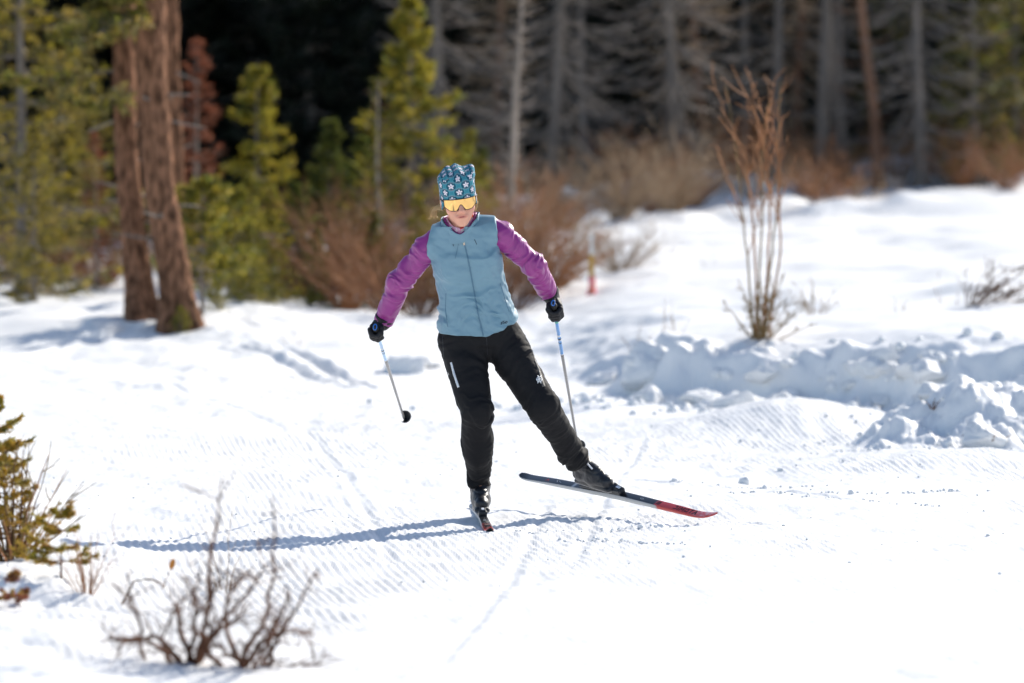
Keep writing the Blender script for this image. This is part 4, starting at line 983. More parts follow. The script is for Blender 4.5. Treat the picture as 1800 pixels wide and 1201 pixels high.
strip('chest_seam', vest_bvh, [(806, 429), (800, 455)], .0010, ZIPM)
tip = lambda x, y: (880 + x * 3.4 + y * 0.1, 570.5 - y * 3.4 - x * .75)
L_s = [[(.8, 1.0), (.2, 1.0), (.1, .7), (.7, .45), (.65, .1), (0, .05)]]; L_t = [[(1.25, 1.7), (1.25, .15), (1.6, .05)], [(.95, 1.05), (1.65, 1.05)]]; L_i = [[(2.1, 1.0), (2.1, 0)], [(2.1, 1.5), (2.1, 1.7)]]
L_o = [[(2.9 + .45 * math.cos(k * PI / 5), .5 + .5 * math.sin(k * PI / 5)) for k in range(11)]]
marks('lettering', vest_bvh, [[tip(*q) for q in pl] for pl in L_s + L_t + L_i + L_o], .0016, NAVY, .0012)
strip('thigh_zip', pant_bvh, [(793, 637), (798, 657), (806, 681)], .0065, REFL, .002)
strip('side_seam', pant_bvh, [(778, 592), (781, 640), (798, 690), (812, 725), (810, 780), (816, 840)], .0012, DARKP, .0012)
strip('side_seam', pant_bvh, [(855, 590), (857, 624)], .0012, DARKP, .0012)
hx = lambda cx, cy, r: [(cx + r * math.cos(k * PI / 3), cy + r * math.sin(k * PI / 3)) for k in range(7)]
marks('thigh_logo', pant_bvh, [hx(948, 667, 5.2), hx(948, 667, 2.4), [(945, 660), (951, 674)], [(951, 660), (945, 674)], [(943, 667), (953, 667)]], .0018, REFL, .0016)
strip('reflective_panel', pant_bvh, [(911, 572), (925, 590), (938, 625), (948, 652), (956, 680)], .010, material('charcoal_panel', (.10, .095, .088), .55), .0012)

# head
HC = P(806, 352, 18.78); HS = 1.10
pitch, yaw, roll = math.radians(14), math.radians(7), math.radians(-8)
f0 = np.array((math.sin(yaw), -math.cos(yaw), 0)); r0 = np.array((math.cos(yaw), math.sin(yaw), 0)); u0 = np.array((0, 0, 1.))
f1 = f0 * math.cos(pitch) - u0 * math.sin(pitch); u1 = u0 * math.cos(pitch) + f0 * math.sin(pitch)
r2 = r0 * math.cos(roll) - u1 * math.sin(roll); u2 = u1 * math.cos(roll) + r0 * math.sin(roll)
HA = np.array((r2, f1, u2))
hw = lambda r, f, u: HC + HS * (r * HA[0] + f * HA[1] + u * HA[2]); HA = HA / 1.0; HB = HA / HS
def head_sdf(G):
    L = frame_coords(G, HC, HB)
    d = ell(L, (0, -.012, .03), (.073, .092, .080))
    d = smin(d, ell(L, (0, .030, -.042), (.056, .058, .060)), .03)
    d = smin(d, ell(L, (0, .066, -.088), (.021, .018, .017)), .025)
    for s in (-1, 1):
        d = smin(d, ell(L, (s * .036, .058, -.022), (.028, .026, .028)), .02)
        d = smin(d, ell(L, (s * .020, .080, .028), (.026, .012, .010)), .014)              # brow
        d = smax(d, -ell(L, (s * .030, .094, .008), (.017, .014, .012)), .012)             # eye socket
        d = smin(d, ell(L, (s * .030, .076, .008), (.014, .012, .012)), .004)              # eyeball and lids
        d = smin(d, ell(L, (s * .075, -.005, -.005), (.008, .018, .03)), .008)             # ear
    a, b = np.array((0, .086, .014)), np.array((0, .108, -.022))
    d = smin(d, rcone(L, a, b, .008, .0115), .010)
    for s in (-1, 1): d = smin(d, ell(L, (s * .011, .097, -.026), (.0075, .009, .0065)), .006)
    d = smin(d, ell(L, (0, .080, -.052), (.030, .017, .020)), .016)                         # muzzle
    d = smin(d, ell(L, (0, .0935, -.0480), (.0235, .0055, .0040)), .006)                     # upper lip
    d = smin(d, ell(L, (0, .0925, -.0565), (.0200, .0055, .0048)), .006)                     # lower lip
    d = smax(d, -ell(L, (0, .100, -.0520), (.0255, .0070, .0013)), .0015)                    # mouth line
    d = smin(d, rcone(G, hw(0, -.012, -.045), J['neck'] + np.array((0, .015, -.03)), .052, .056), .03)
    return d
GRIPS = {}
def hand_frame(wr, top, bot, side, gc):
    """grip axis g, towards the wrist w, outward n; origin on the grip under the palm"""
    g = unit(top - bot); o = gc; w = wr - o; w = w - g * (w @ g); w = unit(w); n = np.cross(g, w)
    if n[0] * side < 0: n = -n
    return o, np.array((w, n, g))
def hand_sdf(G, o, A, wr, inset=0.):
    L = frame_coords(G, o, A); r = .0125 - inset
    q = lambda w, n, g: np.array((w, n, g))
    d = rcone(L, q(.012, .026, .022), q(.012, .026, -.026), .019 - inset, .018 - inset)          # palm and back of hand
    d = smin(d, rcone(L, q(.04, .016, .016), q(.04, .016, -.016), .021 - inset, .02 - inset), .02)
    wl = np.array([A[i] @ (wr - o) for i in range(3)])
    d = smin(d, rcone(L, q(.045, .014, 0), wl, .028 - inset, .036 - inset), .02)
    for k, (g, ln) in enumerate(((.034, .96), (.012, 1.06), (-.010, 1.0), (-.031, .84))):         # index to little finger
        p = [q(-.012, .030, g), q(-.034 * ln, .008, g + .002), q(-.030 * ln, -.019 * ln, g + .001), q(-.004, -.027, g - .001)]
        for a, b, c in zip(p[:-1], p[1:], (0, 1, 2)):
            d = smin(d, rcone(L, a, b, r - c * .0006, r - (c + 1) * .0006), .004)
    p = [q(.034, .004, .032), q(.020, -.020, .047), q(-.006, -.030, .046), q(-.024, -.026, .042)] # thumb
    for a, b in zip(p[:-1], p[1:]): d = smin(d, rcone(L, a, b, r + .0015, r), .006)
    return d
POLE = {'R': (P(660, 576, 18.975), P(711, 738, 20.36)), 'L': (P(973, 535, 18.97), P(1017, 792, 20.27))}
HF = {}
for k, s, wr in (('R', -1, J['wrR']), ('L', 1, J['wrL'])):
    t, b = POLE[k]; HF[k] = hand_frame(wr, t, b, s, t + (b - t) / np.linalg.norm(b - t) * .075)
up0 = np.array((0, 0, 1.))
fdR = unit((XU(862, 18.3) - XU(844, 19.2), -.9, 0.)); soleR = np.array((FOOT[0], FOOT[1] + .035, FOOT[2] + .040))
tipL, tailL = P(1262, 905, 18.55), P(913, 829, 19.83)
fdL = unit(tipL - tailL); upL = unit(up0 - fdL * (up0 @ fdL)); upL = unit(upL * math.cos(.5) - np.cross(upL, fdL) * math.sin(.5))
LL_ = np.linalg.norm(tipL - tailL); toeT = tailL + fdL * LL_ * .49
solL = toeT - fdL * .175 + upL * .024; tiltd = unit(fdL - up0 * .06); uptL = unit(upL - tiltd * (upL @ tiltd))
# one body surface: head, trunk, arms, hands, legs, feet
heelR, heelL = soleR + up0 * .055 - fdR * .02, solL + uptL * .055 - tiltd * .02; toeR, toeL = soleR + up0 * .042 + fdR * .12, solL + uptL * .042 + tiltd * .12
hx_, hz_ = HC[0], HC[2]
def axis(lo, hi, a, b, c, f): return np.unique(np.round(np.concatenate([np.arange(lo, a, c), np.arange(a, b, f), np.arange(b, hi + c, c)]), 5))
axb = [axis(-.80, .62, hx_ - .10, hx_ + .10, .013, .0027), axis(18.55, 19.4, HC[1] - .13, HC[1] + .10, .013, .0027), axis(.02, hz_ + .14, hz_ - .125, hz_ + .12, .013, .0027)]
Gb = (axb[0][:, None, None].astype(np.float32), axb[1][None, :, None].astype(np.float32), axb[2][None, None, :].astype(np.float32))
d = head_sdf(Gb)
d = smin(d, torso(Gb, .036), .02)
for s in 'RL':
    for a, b, ra, rb in (('sh', 'el', .030, .036), ('el', 'wr', .036, .027), ('hip', 'knee', .085, .055), ('knee', 'ank', .053, .038)):
        d = smin(d, rcone(Gb, J[a + s], J[b + s], ra, rb), .02)
    d = smin(d, hand_sdf(Gb, *HF[s], J['wr' + s], .004), .01)
    he, to = (heelR, toeR) if s == 'R' else (heelL, toeL)
    mi = he + (up0 * .065 if s == 'R' else uptL * .065)
    d = smin(smin(smin(d, rcone(Gb, J['ank' + s], mi, .034, .032), .01), rcone(Gb, mi, he, .032, .030), .01), rcone(Gb, he, to, .030, .022), .01)
V, F = nets(d, axb)
Lv = np.stack(frame_coords((V[:, 0], V[:, 1], V[:, 2]), HC, HB), 1)
base = lin(222, 165, 140)
c = np.tile(base, (len(V), 1)) * (1 + .05 * fbm(V[:, 0] * 60, V[:, 1] * 60, V[:, 2] * 60, 2))[:, None]
g_ = lambda p, r: np.exp(-(((Lv - np.array(p)) / np.array(r)) ** 2).sum(1))[:, None]
c = c * (1 - .9 * g_((0, .096, -.0522), (.024, .02, .0065))) + lin(176, 92, 90) * .9 * g_((0, .096, -.0522), (.024, .02, .0065))
for s in (-1, 1): c = c * (1 - .35 * g_((s * .04, .08, -.022), (.022, .03, .018))) + lin(214, 128, 112) * .35 * g_((s * .04, .08, -.022), (.022, .03, .018))
c = c * (1 - .4 * g_((0, .11, -.022), (.014, .02, .012))) + lin(210, 126, 112) * .4 * g_((0, .11, -.022), (.014, .02, .012))
part(person, 'body', V, F, SKIN, col=c)

# hat
lo, hi = bounds([hw(-.1, -.13, -.06), hw(.1, .12, .21), hw(-.1, .12, .2), hw(.1, -.13, .2)], .03); ax, G = G3(lo, hi, .0026)
L = frame_coords(G, HC, HB)
wob = .006 * np.sin(L[2] * 42 + 1.5) * sstep(.03, .12, L[2])
a_ = .0800 + .006 * sstep(.05, .13, L[2]) + wob * .5; b_ = .105 - .018 * sstep(.08, .18, L[2])
n = 2.6
q = (np.abs(L[0] / a_) ** n + np.abs((L[1] + .008) / b_) ** n) ** (1 / n)
side = (q - 1) * .085
topz = .147 + .10 * L[0] + .012 * np.cos(L[0] * 60 + .6) - .014 * np.exp(-((L[0] + .012) / .014) ** 2)
d = smax(side, L[2] - topz, .045)
cut = -.034 + .058 * sstep(.0, .085, L[1])
d = np.maximum(d, cut - L[2])
inn = (q - 1) * .085 + .006
d = np.maximum(d, -np.maximum(inn, L[2] - .080))
V, F = nets(d, ax); N = normals(V, F)
Lv = np.stack(frame_coords((V[:, 0], V[:, 1], V[:, 2]), HC, HB), 1)
V = V + N * (.0028 * fbm(V[:, 0] * 22, V[:, 1] * 22, V[:, 2] * 30, 3) * sstep(.03, .1, Lv[:, 2]))[:, None]
ph = np.arctan2(Lv[:, 0], Lv[:, 1]); per = 2 * PI * .088 / 9
X_ = ph * .088; Y_ = Lv[:, 2]
cellw, cellh = per, .060
tp_ = Lv[:, 2] > .120 + .10 * Lv[:, 0]; X_ = np.where(tp_, Lv[:, 0] * 1.2, X_); Y_ = np.where(tp_, .15 - Lv[:, 1], Y_)
best = np.full(len(V), 9.); bang = np.zeros(len(V)); bx = np.zeros(len(V)); by = np.zeros(len(V))
for off in (0, 1):
    gx = (X_ / cellw - off * .5); gy = (Y_ / cellh - off * .5)
    fx = (gx - np.round(gx)) * cellw; fy = (gy - np.round(gy)) * cellh
    dd = np.hypot(fx, fy); m = dd < best
    best = np.where(m, dd, best); bang = np.where(m, np.arctan2(fx, fy), bang)
pet = .0030 + .0098 * np.abs(np.cos(bang * 2.5)) ** .9
teal, deep, sky_, wht = lin(58, 132, 148), lin(18, 84, 104), lin(98, 166, 180), lin(232, 226, 232)
tl = sstep(.020, .022, best)[:, None]
c = deep * (1 - tl) + teal * tl
ring = np.exp(-((best - .0215) / .0014) ** 2)[:, None]; c = c * (1 - .7 * ring) + sky_ * .7 * ring
p_ = sstep(.001, -.001, best - pet)[:, None]; c = c * (1 - p_) + wht * p_
p_ = np.exp(-((best - .0180) / .0012) ** 2)[:, None] * (np.abs(np.cos(bang)) > .7)[:, None] * .35; c = c * (1 - p_) + wht * p_
p_ = sstep(.0030, .0018, best)[:, None]; c = c * (1 - p_) + lin(190, 110, 130) * p_
part(person, 'hat', V, F, HATM, col=c)

# sunglasses
sg = add('sunglasses', None, person)
def lens_pt(t, k, dr=0.):
    th = t * math.radians(57); R_ = .0865 + dr
    topu = .031 - .004 * t * t
    notch = .030 * math.exp(-(t / .17) ** 2)
    bot = -.021 + notch + .016 * max(0, abs(t) - .62) / .38 * abs(t) - .003 * math.cos(t * 3)
    bot = min(bot, topu - .012)
    u = bot + (topu - bot) * k
    return hw(R_ * math.sin(th) * .98, .018 + R_ * math.cos(th) - .10 * abs(u - .008) ** 1.2, u)
nt_, nk = 41, 11
def lens_grid(dr): return np.array([[lens_pt(-1 + 2 * a / (nt_ - 1), b / (nk - 1), dr) for b in range(nk)] for a in range(nt_)])
g1, g2 = lens_grid(0.), lens_grid(-.002)
V = np.vstack([g1.reshape(-1, 3), g2.reshape(-1, 3)]); m = nt_ * nk
Fq = [[a * nk + b, (a + 1) * nk + b, (a + 1) * nk + b + 1, a * nk + b + 1] for a in range(nt_ - 1) for b in range(nk - 1)]
Fq += [[m + x for x in f[::-1]] for f in Fq]
sub = lambda name, V, F, mat: add(name, mesh_data(name, np.asarray(V) - FOOT, F, mat), sg)
sub('lens', V, np.array(Fq), GOLD)
rim = lambda k: np.array([lens_pt(-1 + 2 * a / 60, k, -.0005) for a in range(61)])
sub('frame', *join([tube(rim(1.), .0024, 6), tube(rim(0.), .0019, 6), tube(np.array([lens_pt(-1, k / 8) for k in range(9)]), .0020, 6), tube(np.array([lens_pt(1, k / 8) for k in range(9)]), .0020, 6)]), DARKP)
for s in (-1, 1): sub('temple', *tube([lens_pt(s, .8), hw(s * .0805, .03, .022), hw(s * .0825, -.01, .014), hw(s * .080, -.045, .004)], [.003, .0035, .003, .0025], 6), DARKP)

# collar, shirt collar and neck gaiter: sleeves of cloth round the neck, open to the front
NK = P(807, 395, 18.825)
def neck_cloth(name, A_, B_, tops, mat, colf=None, th=.005, flare=.0, fy=0., lining=None):
    ang = np.linspace(-PI, PI, 97); k = 12; rows = []
    for sgn in (0, 1):
        for q in range(k):
            f = q / (k - 1); t = f if sgn == 0 else 1 - f
            zt = np.interp(np.abs(np.degrees(ang)), [a for a, _, _ in tops], [P(806, v, 18.81)[2] for _, v, _ in tops]) + .13 * A_ * np.sin(ang)
            zb = np.interp(np.abs(np.degrees(ang)), [a for a, _, _ in tops], [P(806, v, 18.81)[2] for _, _, v in tops]) + .13 * A_ * np.sin(ang)
            z = zb + (zt - zb) * t; g = 1 + flare * (t - .5) - sgn * th / A_
            w = .0022 * np.sin(ang * 5 + z * 90) * t
            rows.append(np.stack([NK[0] + .006 * t + (A_ + w) * g * np.sin(ang), neck_cy(z) + fy - (B_ + w) * g * np.cos(ang), z], 1))
    V = np.vstack(rows); n = 97
    m = np.array([[r * n + a, r * n + a + 1, (r + 1) * n + a + 1, (r + 1) * n + a] for r in range(2 * k - 1) for a in range(n - 1)])[:, ::-1]
    o = part(person, name, V, m, mat, col=None if colf is None else colf(V))
    if lining:
        o.data.materials.append(lining); idx = np.array([0 if r < k else 1 for r in range(2 * k - 1) for a in range(n - 1)], np.int32); o.data.polygons.foreach_set('material_index', idx)
NAVYC = material('navy_lining', (.02, .025, .06), .6)
neck_cloth('collar', .097, .113, [(0, 412, 428), (12, 409, 428), (40, 396, 424), (75, 381, 416), (110, 377, 410), (180, 374, 400)], VESTM, flare=-.06, lining=NAVYC)
neck_cloth('shirt_collar', .083, .096, [(0, 411, 424), (15, 406, 424), (45, 393, 420), (75, 379, 410), (180, 372, 400)], SLEEVEM, flare=-.04)
def gcol(V):
    n = fbm(V[:, 0] * 75, V[:, 1] * 75, V[:, 2] * 55, 2); m = fbm(V[:, 0] * 45 + 9, V[:, 1] * 45, V[:, 2] * 60, 2)
    c = np.tile(lin(226, 170, 196), (len(V), 1)); c[n > .15] = lin(226, 214, 220); c[m > .42] = lin(205, 40, 40); c[n < -.45] = lin(150, 60, 130)
    return c
neck_cloth('neck_gaiter', .071, .084, [(0, 401, 424), (30, 396, 422), (75, 380, 410), (180, 372, 400)], GAITERM, gcol, flare=-.1)

# hair
r = np.random.RandomState(9); H = []
def strand(a, b, c_, n=9):
    t = np.linspace(0, 1, n)[:, None]; q = a * (1 - t) ** 2 + b * 2 * t * (1 - t) + c_ * t ** 2
    ph = r.rand() * 6; return q + np.stack([np.sin(t[:, 0] * 7 + ph), np.cos(t[:, 0] * 6 + ph), np.sin(t[:, 0] * 8 + ph * 2)], 1) * .0035 * t
for k in range(110):
    a = hw(-.074 + r.normal(0, .004), -.03 + r.normal(0, .02), -.028 + r.normal(0, .006)); e = P(764 + r.normal(0, 3.2), 379 + r.normal(0, 3.5), 18.82)
    H.append(strand(a, P(757 + r.normal(0, 2.5), 365 + r.normal(0, 3), 18.82), e))
for k in range(40):
    a = hw(.078 + r.normal(0, .003), .0 + r.normal(0, .015), -.018 + r.normal(0, .006)); e = P(835 + r.normal(0, 1.5), 368 + r.normal(0, 4), 18.76)
    H.append(strand(a, P(839 + r.normal(0, 1), 358 + r.normal(0, 3), 18.77), e))
for k in range(7):
    H.append(strand(P(764, 372, 18.82), P(758, 380, 18.82), P(753 + r.normal(0, 2), 386 + r.normal(0, 3), 18.82)))
V, F = tubes(np.array(H), np.full((len(H), 9), .0011) * np.linspace(1, .4, 9), 4)
part(person, 'hair', V, F, HAIRM, kind='stuff')

# gloves
for k in 'RL':
    o, A = HF[k]; wr = J['wr' + k]
    lo, hi = bounds([o, wr], .085); ax, G = G3(lo, hi, .0024)
    d = hand_sdf(G, o, A, wr)
    ex = unit(wr - J['el' + k]); cu = wr - ex * .012
    d = smin(d, rcone(G, wr + ex * .012, cu, .042, .0505), .01)
    d = np.maximum(d, -((G[0] - cu[0]) * ex[0] + (G[1] - cu[1]) * ex[1] + (G[2] - cu[2]) * ex[2]) - .012)
    V, F = nets(d, ax); N = normals(V, F)
    V = V + N * (.0012 * fbm(V[:, 0] * 70, V[:, 1] * 70, V[:, 2] * 70, 2))[:, None]
    part(person, 'glove', V, F, GLOVEM)

# boots and skis
def boot(ank, fd, up, zsole):
    """ank: point above the heel at sole level + .10; fd: toe direction; up: normal of the ski"""
    rt = np.cross(fd, up); A = np.array((fd, rt, up)); o = zsole
    lo, hi = bounds([o - fd * .11 - up * .02, o + fd * .23, o + up * .26 - fd * .1, o + up * .26 + fd * .1, ank], .07); ax, G = G3(lo, hi, .0034)
    L = frame_coords(G, o, A); q = lambda a, b, c: np.array((a, b, c))
    sole = rbox(L, (.055, 0, .014), (.142 , .038, .014), .013)
    d = smin(rcone(L, q(-.045, 0, .055), q(.06, 0, .052), .042, .045), rcone(L, q(.06, 0, .052), q(.155, 0, .042), .045, .034), .02)
    d = smin(d, rcone(L, q(-.035, 0, .06), q(-.02, 0, .13), .044, .047), .02)
    al = np.array([A[i] @ (ank - o) for i in range(3)])
    d = smin(d, rcone(L, q(-.02, 0, .12), al, .048, .050), .02)
    d = smin(d, rcone(L, q(.015, 0, .115), q(.09, 0, .085), .034, .034), .025)                 # tongue and lace cover
    d = smin(d, sole, .006); d = np.maximum(d, -L[2])
    V, F = nets(d, ax); N = normals(V, F)
    Lv = np.stack(frame_coords((V[:, 0], V[:, 1], V[:, 2]), o, A), 1)
    groove = np.exp(-((Lv[:, 2] - .030) / .003) ** 2) * .0018 + np.exp(-((Lv[:, 2] - .125 + .25 * Lv[:, 0]) / .004) ** 2) * .002
    wr_ = fbm(Lv[:, 0] * 30, Lv[:, 1] * 12, Lv[:, 2] * 30, 3)
    V = V + N * ((1 - 2 * np.abs(wr_)) * .002 * sstep(.03, .06, Lv[:, 2]) - groove)[:, None]
    c = np.tile(np.array((.016, .018, .024)), (len(V), 1)); c[Lv[:, 2] < .010] = (.22, .22, .23); c[(Lv[:, 2] > .010) & (Lv[:, 2] < .028)] = (.03, .03, .034)
    m = (Lv[:, 2] > .13) & (Lv[:, 2] < .17); c[m] = (.028, .030, .036)
    part(person, 'boot', V, F, BOOTM, col=c)
    bv = BVHTree.FromPolygons(V.tolist(), F.tolist())
    return bv, o, A
SKI_COL = material('ski_topsheet', attr=True, rough=.28, spec=.5, coat=.4); SKI_SIDE = material('ski_sidewall', (.36, .38, .40), .4, spec=.5); SKI_BASE = material('ski_base', (.015, .015, .017), .3)
INK = material('ski_lettering', (.012, .010, .012), .4); WINK = material('ski_white_lettering', (.6, .62, .66), .5)
FONT = {'A': [[(0, 0), (.45, 1), (.9, 0)], [(.18, .38), (.72, .38)]], 'T': [[(.4, 0), (.4, 1)], [(0, 1), (.8, 1)]], 'O': [[(.1, .1), (.1, .9), (.8, .9), (.8, .1), (.1, .1)]], 'M': [[(0, 0), (.08, 1), (.5, .3), (.92, 1), (1, 0)]], 'I': [[(.1, 0), (.1, 1)]], 'C': [[(.75, .9), (.1, .9), (.1, .1), (.75, .1)]]}
ADV = {'A': 1.1, 'T': 1., 'O': 1.1, 'M': 1.25, 'I': .4, 'C': 1.}
def flat_strokes(pls, half, to):
    out = []
    for pl in pls:
        for a, b in zip(pl[:-1], pl[1:]):
            a, b = np.array(a, float), np.array(b, float); t = unit(b - a); s = np.array((-t[1], t[0])) * half; a, b = a - t * half, b + t * half
            pts = [to(*(a - s)), to(*(b - s)), to(*(b + s)), to(*(a + s))]; bot = [p - np.array(to.up) * .0008 for p in pts]
            out.append((np.array(pts + bot), np.array([[0, 1, 2, 3], [0, 4, 5, 1], [1, 5, 6, 2], [2, 6, 7, 3], [3, 7, 4, 0]])))
    return join(out)
def ski(label, toe, fd, up, Lf, Lb, snowy):
    """toe: top-sheet point under the boot toe; fd: unit direction to the tip"""
    rt = np.cross(fd, up); t = thing('ski', label, 'ski', tuple(toe))
    n = 90; s = np.linspace(-Lb, Lf, n); f = (s + Lb) / (Lf + Lb)
    w = .0215 + .0025 * np.abs(f - .5) * 2
    w = w * np.sqrt(np.clip((Lf - s + .002) / .10, 0.02, 1)) * np.sqrt(np.clip((s + Lb + .01) / .035, .15, 1)); w = np.maximum(w, .003)
    th = np.interp(s, [-Lb, -.5, 0, .1, .5, Lf - .12, Lf], [.007, .017, .027, .027, .017, .008, .005])
    curl = .040 * np.clip((s - Lf + .20) / .20, 0, 1) ** 2 + .012 * np.clip((-s - Lb + .08) / .08, 0, 1) ** 2
    camber = .006 * np.cos(np.clip(s / Lf, -1, 1) * PI / 2)
    bz = curl - .027 * (1 - 0) + (camber - .006)
    C = toe[None] + fd[None] * s[:, None]
    row = lambda off, z: C + rt[None] * off[:, None] + up[None] * z[:, None]
    top = np.stack([row(w * k, bz + th + .0012 * (1 - k * k)) for k in (-.93, -.5, 0, .5, .93)], 1)
    Vt = top.reshape(-1, 3); Ft = np.array([[i * 5 + j, i * 5 + j + 1, i * 5 + j + 6, i * 5 + j + 5] for i in range(n - 1) for j in range(4)])
    sidev = np.stack([row(w * k, z) for k, z in ((-.93, bz + th), (-1, bz + th - .002), (-1, bz + .001), (-.96, bz), (.96, bz), (1, bz + .001), (1, bz + th - .002), (.93, bz + th))], 1)
    black, red, grey = np.array((.012, .013, .016)), np.array((.72, .018, .012)), np.array((.30, .31, .33))
    col = np.tile(black, (n, 5, 1)).astype(float); S = np.repeat(s[:, None], 5, 1); K = np.tile(np.array((-.93, -.5, 0, .5, .93)), (n, 1))
    col[S > .34] = red
    col[(S > -.32) & (S < -.305)] = (.5, .52, .54)
    sp = fbm(S * 160, K * 2.5, 3.3, 2); frost = sstep(Lf - .24, Lf - .10, S) * sstep(Lf - .0, Lf - .06, S) * snowy * .45
    m = frost[..., None] * sstep(-.25, .5, sp)[..., None]; col = col * (1 - m) + np.array((.78, .78, .8)) * m
    part(t, 'topsheet', Vt, Ft, SKI_COL, col=col.reshape(-1, 3))
    Vs = sidev.reshape(-1, 3)
    quad = lambda a: np.array([[i * 8 + a, i * 8 + 8 + a, i * 8 + 9 + a, i * 8 + a + 1] for i in range(n - 1)])[:, ::-1]
    cs = np.tile(np.array((.36, .38, .40)), (n, 8, 1)); S8 = np.repeat(s[:, None], 8, 1); cs[S8 > .36] = (.42, .03, .025)
    SIDEA = bpy.data.materials.get('ski_sidewall_print') or material('ski_sidewall_print', attr=True, rough=.4, spec=.5)
    ends = np.array([[7, 6, 5, 4], [7, 4, 3, 0], [3, 2, 1, 0]]); e2 = (n - 1) * 8 + ends[:, ::-1]
    part(t, 'sidewall', Vs, np.vstack([quad(0), quad(1), quad(2), quad(4), quad(5), quad(6), ends, e2]), SIDEA, col=cs.reshape(-1, 3))
    part(t, 'base', Vs, quad(3), SKI_BASE)
    zt = lambda x: np.interp(x, s, bz + th) + .0018
    class To:
        def __init__(q, x0, sc): q.x0, q.sc, q.up = x0, sc, up
        def __call__(q, x, y): X = q.x0 - x * q.sc; return toe + fd * X - rt * (y - .5) * q.sc + up * zt(X)
    def word(txt, x0, sc):
        out, x = [], 0
        for ch in txt:
            out += [[(a + x, b) for a, b in pl] for pl in FONT[ch]]; x += ADV[ch] + .12
        return out
    part(t, 'lettering', *flat_strokes(word('ATOMIC', 0, 1), .09, To(Lf - .17, .027)), INK, False, kind='stuff')
    part(t, 'logo_bar', *flat_strokes([[(0, .1), (.9, .1)], [(0, .5), (.9, .5)], [(0, .9), (.9, .9)]], .12, To(.37, .022)), INK, False, kind='stuff')
    part(t, 'white_lettering', *flat_strokes([[(0, .2), (.3, .8)], [(.6, .2), (.9, .8)], [(1.2, .2), (1.5, .8)], [(14, .1), (14.9, .9)], [(15.2, .1), (15.2, .9)], [(42, .2), (43.5, .8)], [(44, .2), (44.6, .9)]], .06, To(.24, .016)), WINK, False, kind='stuff')
    part(t, 'red_logo', *flat_strokes([[(0, .1), (.6, .9), (1.2, .1)], [(.3, .3), (.9, .3)], [(20, .1), (20.6, .9), (21.2, .1)]], .13, To(-.22, .016)), material('ski_red_logo', (.55, .03, .02), .4), False, kind='stuff')
    # binding
    b = thing_part(t, 'binding')
    put = lambda nm, V, F, m: add(nm, mesh_data(nm, np.asarray(V) - toe, F, m, False), b)
    A = np.array((fd, rt, up)); z0 = float(zt(0.)) - .001
    put('plate', *box(toe - fd * .09 + up * (z0 + .005), A, (.165, .020, .005)), DARKP)
    put('housing', *box(toe + fd * .045 + up * (z0 + .018), A, (.038, .021, .013), .5), DARKP)
    put('lever', *box(toe + fd * .055 + up * (z0 + .0335), np.array((unit(fd - up * .25), rt, unit(up + fd * .25))), (.026, .015, .004), .4), DARKP)
    put('badge', *box(toe + fd * .060 + up * (z0 + .038), np.array((unit(fd - up * .25), rt, unit(up + fd * .25))), (.013, .007, .0012), .3), WHITEP)
    for sgn in (-1, 1): put('bumper', *box(toe + fd * .004 + rt * sgn * .014 + up * (z0 + .016), A, (.012, .006, .011), .4), SKI_SIDE)
    return t
def thing_part(t, nm):
    o = add(nm, None, t); o.empty_display_size = .02; return o
# standing ski, gliding toward the camera
bvR, oR, AR = boot(J['ankR'] + np.array((0, 0, .01)), fdR, up0, soleR)
ski('skate ski flat on the snow under the standing leg, tip toward the camera', soleR + fdR * .175 - up0 * .012, fdR, up0, .74, .86, .35)
# lifted ski
ski('lifted skate ski with red tip swinging out to the right', toeT, fdL, upL, LL_ * .51, LL_ * .49, 1.)
bvL, oL, AL = boot(J['ankL'] + np.array((0, 0, .01)), tiltd, uptL, solL)
def boot_zip(o, A, pl, half, nm, mat):
    pts = np.array([o + A[0] * a + A[1] * b + A[2] * c for a, b, c in pl])
    part(person, nm, *join([tube(pts, half, 6)]), mat)
for o, A, sg_ in ((oR, AR, -1), (oL, AL, 1)):
    boot_zip(o, A, [(.048, .012 * sg_, .158), (.07, .016 * sg_, .138), (.098, .018 * sg_, .119)] if sg_ > 0 else [(.030, .004, .182), (.042, .006, .160), (.066, .008, .139)], .0042, 'boot_pull_tab', WHITEP)

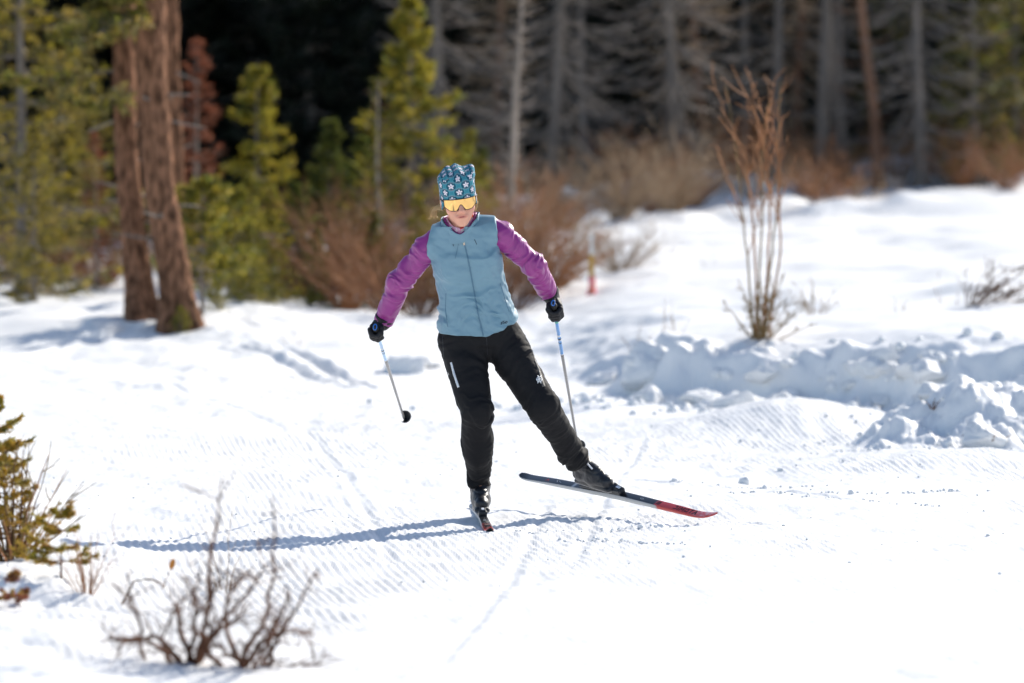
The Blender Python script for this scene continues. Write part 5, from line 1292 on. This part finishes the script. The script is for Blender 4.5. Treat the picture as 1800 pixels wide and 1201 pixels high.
# poles
SHAFT_B = material('pole_blue', (.06, .28, .68), .3, spec=.5); SHAFT_P = material('pole_pale_blue', (.42, .62, .86), .35); SHAFT_G = material('pole_grey_carbon', (.20, .20, .205), .3, metallic=.3); CORK = material('grip_black', (.02, .02, .02), .7); BLUEC = material('blue_clip', (.02, .16, .55), .3); GREENB = material('pole_green_band', (.10, .45, .25), .4)
def pole(key, label, up_mat):
    a, b = POLE[key]; d = unit(b - a); L = np.linalg.norm(b - a)
    t = thing('ski_pole', label, 'ski pole', tuple(b))
    at = lambda s: a + d * s
    part(t, 'shaft', *tube([at(.50), at(.52), at(L - .06)], [.0083, .0083, .0062], 12), SHAFT_G)
    part(t, 'upper_shaft', *tube([at(.13), at(.16), at(.502)], [.0088, .0086, .0085], 12), up_mat)
    for s0, s1, m in ((.165, .178, GREENB), (.30, .318, WHITEP), (.35, .357, WHITEP), (.38, .385, DARKP), (.335, .345, DARKP), (.492, .5, WHITEP)): part(t, 'band', *tube([at(s0), at(s1)], .0091, 12), m)
    part(t, 'grip', *tube([at(.0), at(.012), at(.04), at(.1), at(.145)], [.012, .0165, .0145, .0135, .011], 14), CORK)
    # strap clip: oval ring on the face of the grip head
    e1 = unit(np.cross(d, up0)); e2 = np.cross(e1, d); th = np.linspace(0, 2 * PI, 22)
    c = a - d * .020 - up0 * .004
    ringp = np.array([c + e1 * .0085 * math.cos(x) + e2 * .0155 * math.sin(x) for x in th])
    part(t, 'clip', *tube(ringp, .0026, 7), BLUEC)
    w = HF[key][1][0]
    part(t, 'strap', *box(c + e2 * .018 + d * .012, np.array((e1, e2, d)), (.007, .016, .003), .4), DARKP)
    # basket: half cup on the trailing side, with a metal tip
    s = L - .055; rows = []; k = 15; fw = unit(np.cross(e1, d)); 
    axx, ayy = e1, fw if fw[2] > 0 else -fw
    prof = [(.006, 0.), (.012, .006), (.024, .018), (.030, .032), (.033, .050)]
    for sgn in (0, 1):
        for rr, z in prof:
            for q in range(k):
                an = -1.9 + 3.8 * q / (k - 1) + PI / 2 * 0
                R_ = rr - sgn * .0022
                rows.append(at(L - .012 - z * .9) + (axx * math.cos(an) + ayy * math.sin(an)) * R_ * (1 + .25 * math.cos(an)))
    m = len(prof) * k; Fb = []
    for p in range(len(prof) - 1):
        for q in range(k - 1):
            i0 = p * k + q; Fb.append([i0, i0 + 1, i0 + k + 1, i0 + k]); Fb.append([m + i0, m + i0 + k, m + i0 + k + 1, m + i0 + 1])
    for q in range(k - 1): i0 = (len(prof) - 1) * k + q; Fb.append([i0, i0 + 1, m + i0 + 1, m + i0])
    for p in range(len(prof) - 1):
        for q in (0, k - 1): i0 = p * k + q; Fb.append([i0, i0 + k, m + i0 + k, m + i0])
    part(t, 'basket', np.array(rows), np.array(Fb), DARKP)
    part(t, 'tip', *tube([at(L - .07), at(L - .02), at(L + .012)], [.0072, .0068, .002], 10), SHAFT_G)
pole('R', 'ski pole with pale blue shaft in the left glove, basket swinging free', SHAFT_P)
pole('L', 'ski pole with bright blue shaft in the right glove, lower end behind the boot', SHAFT_B)
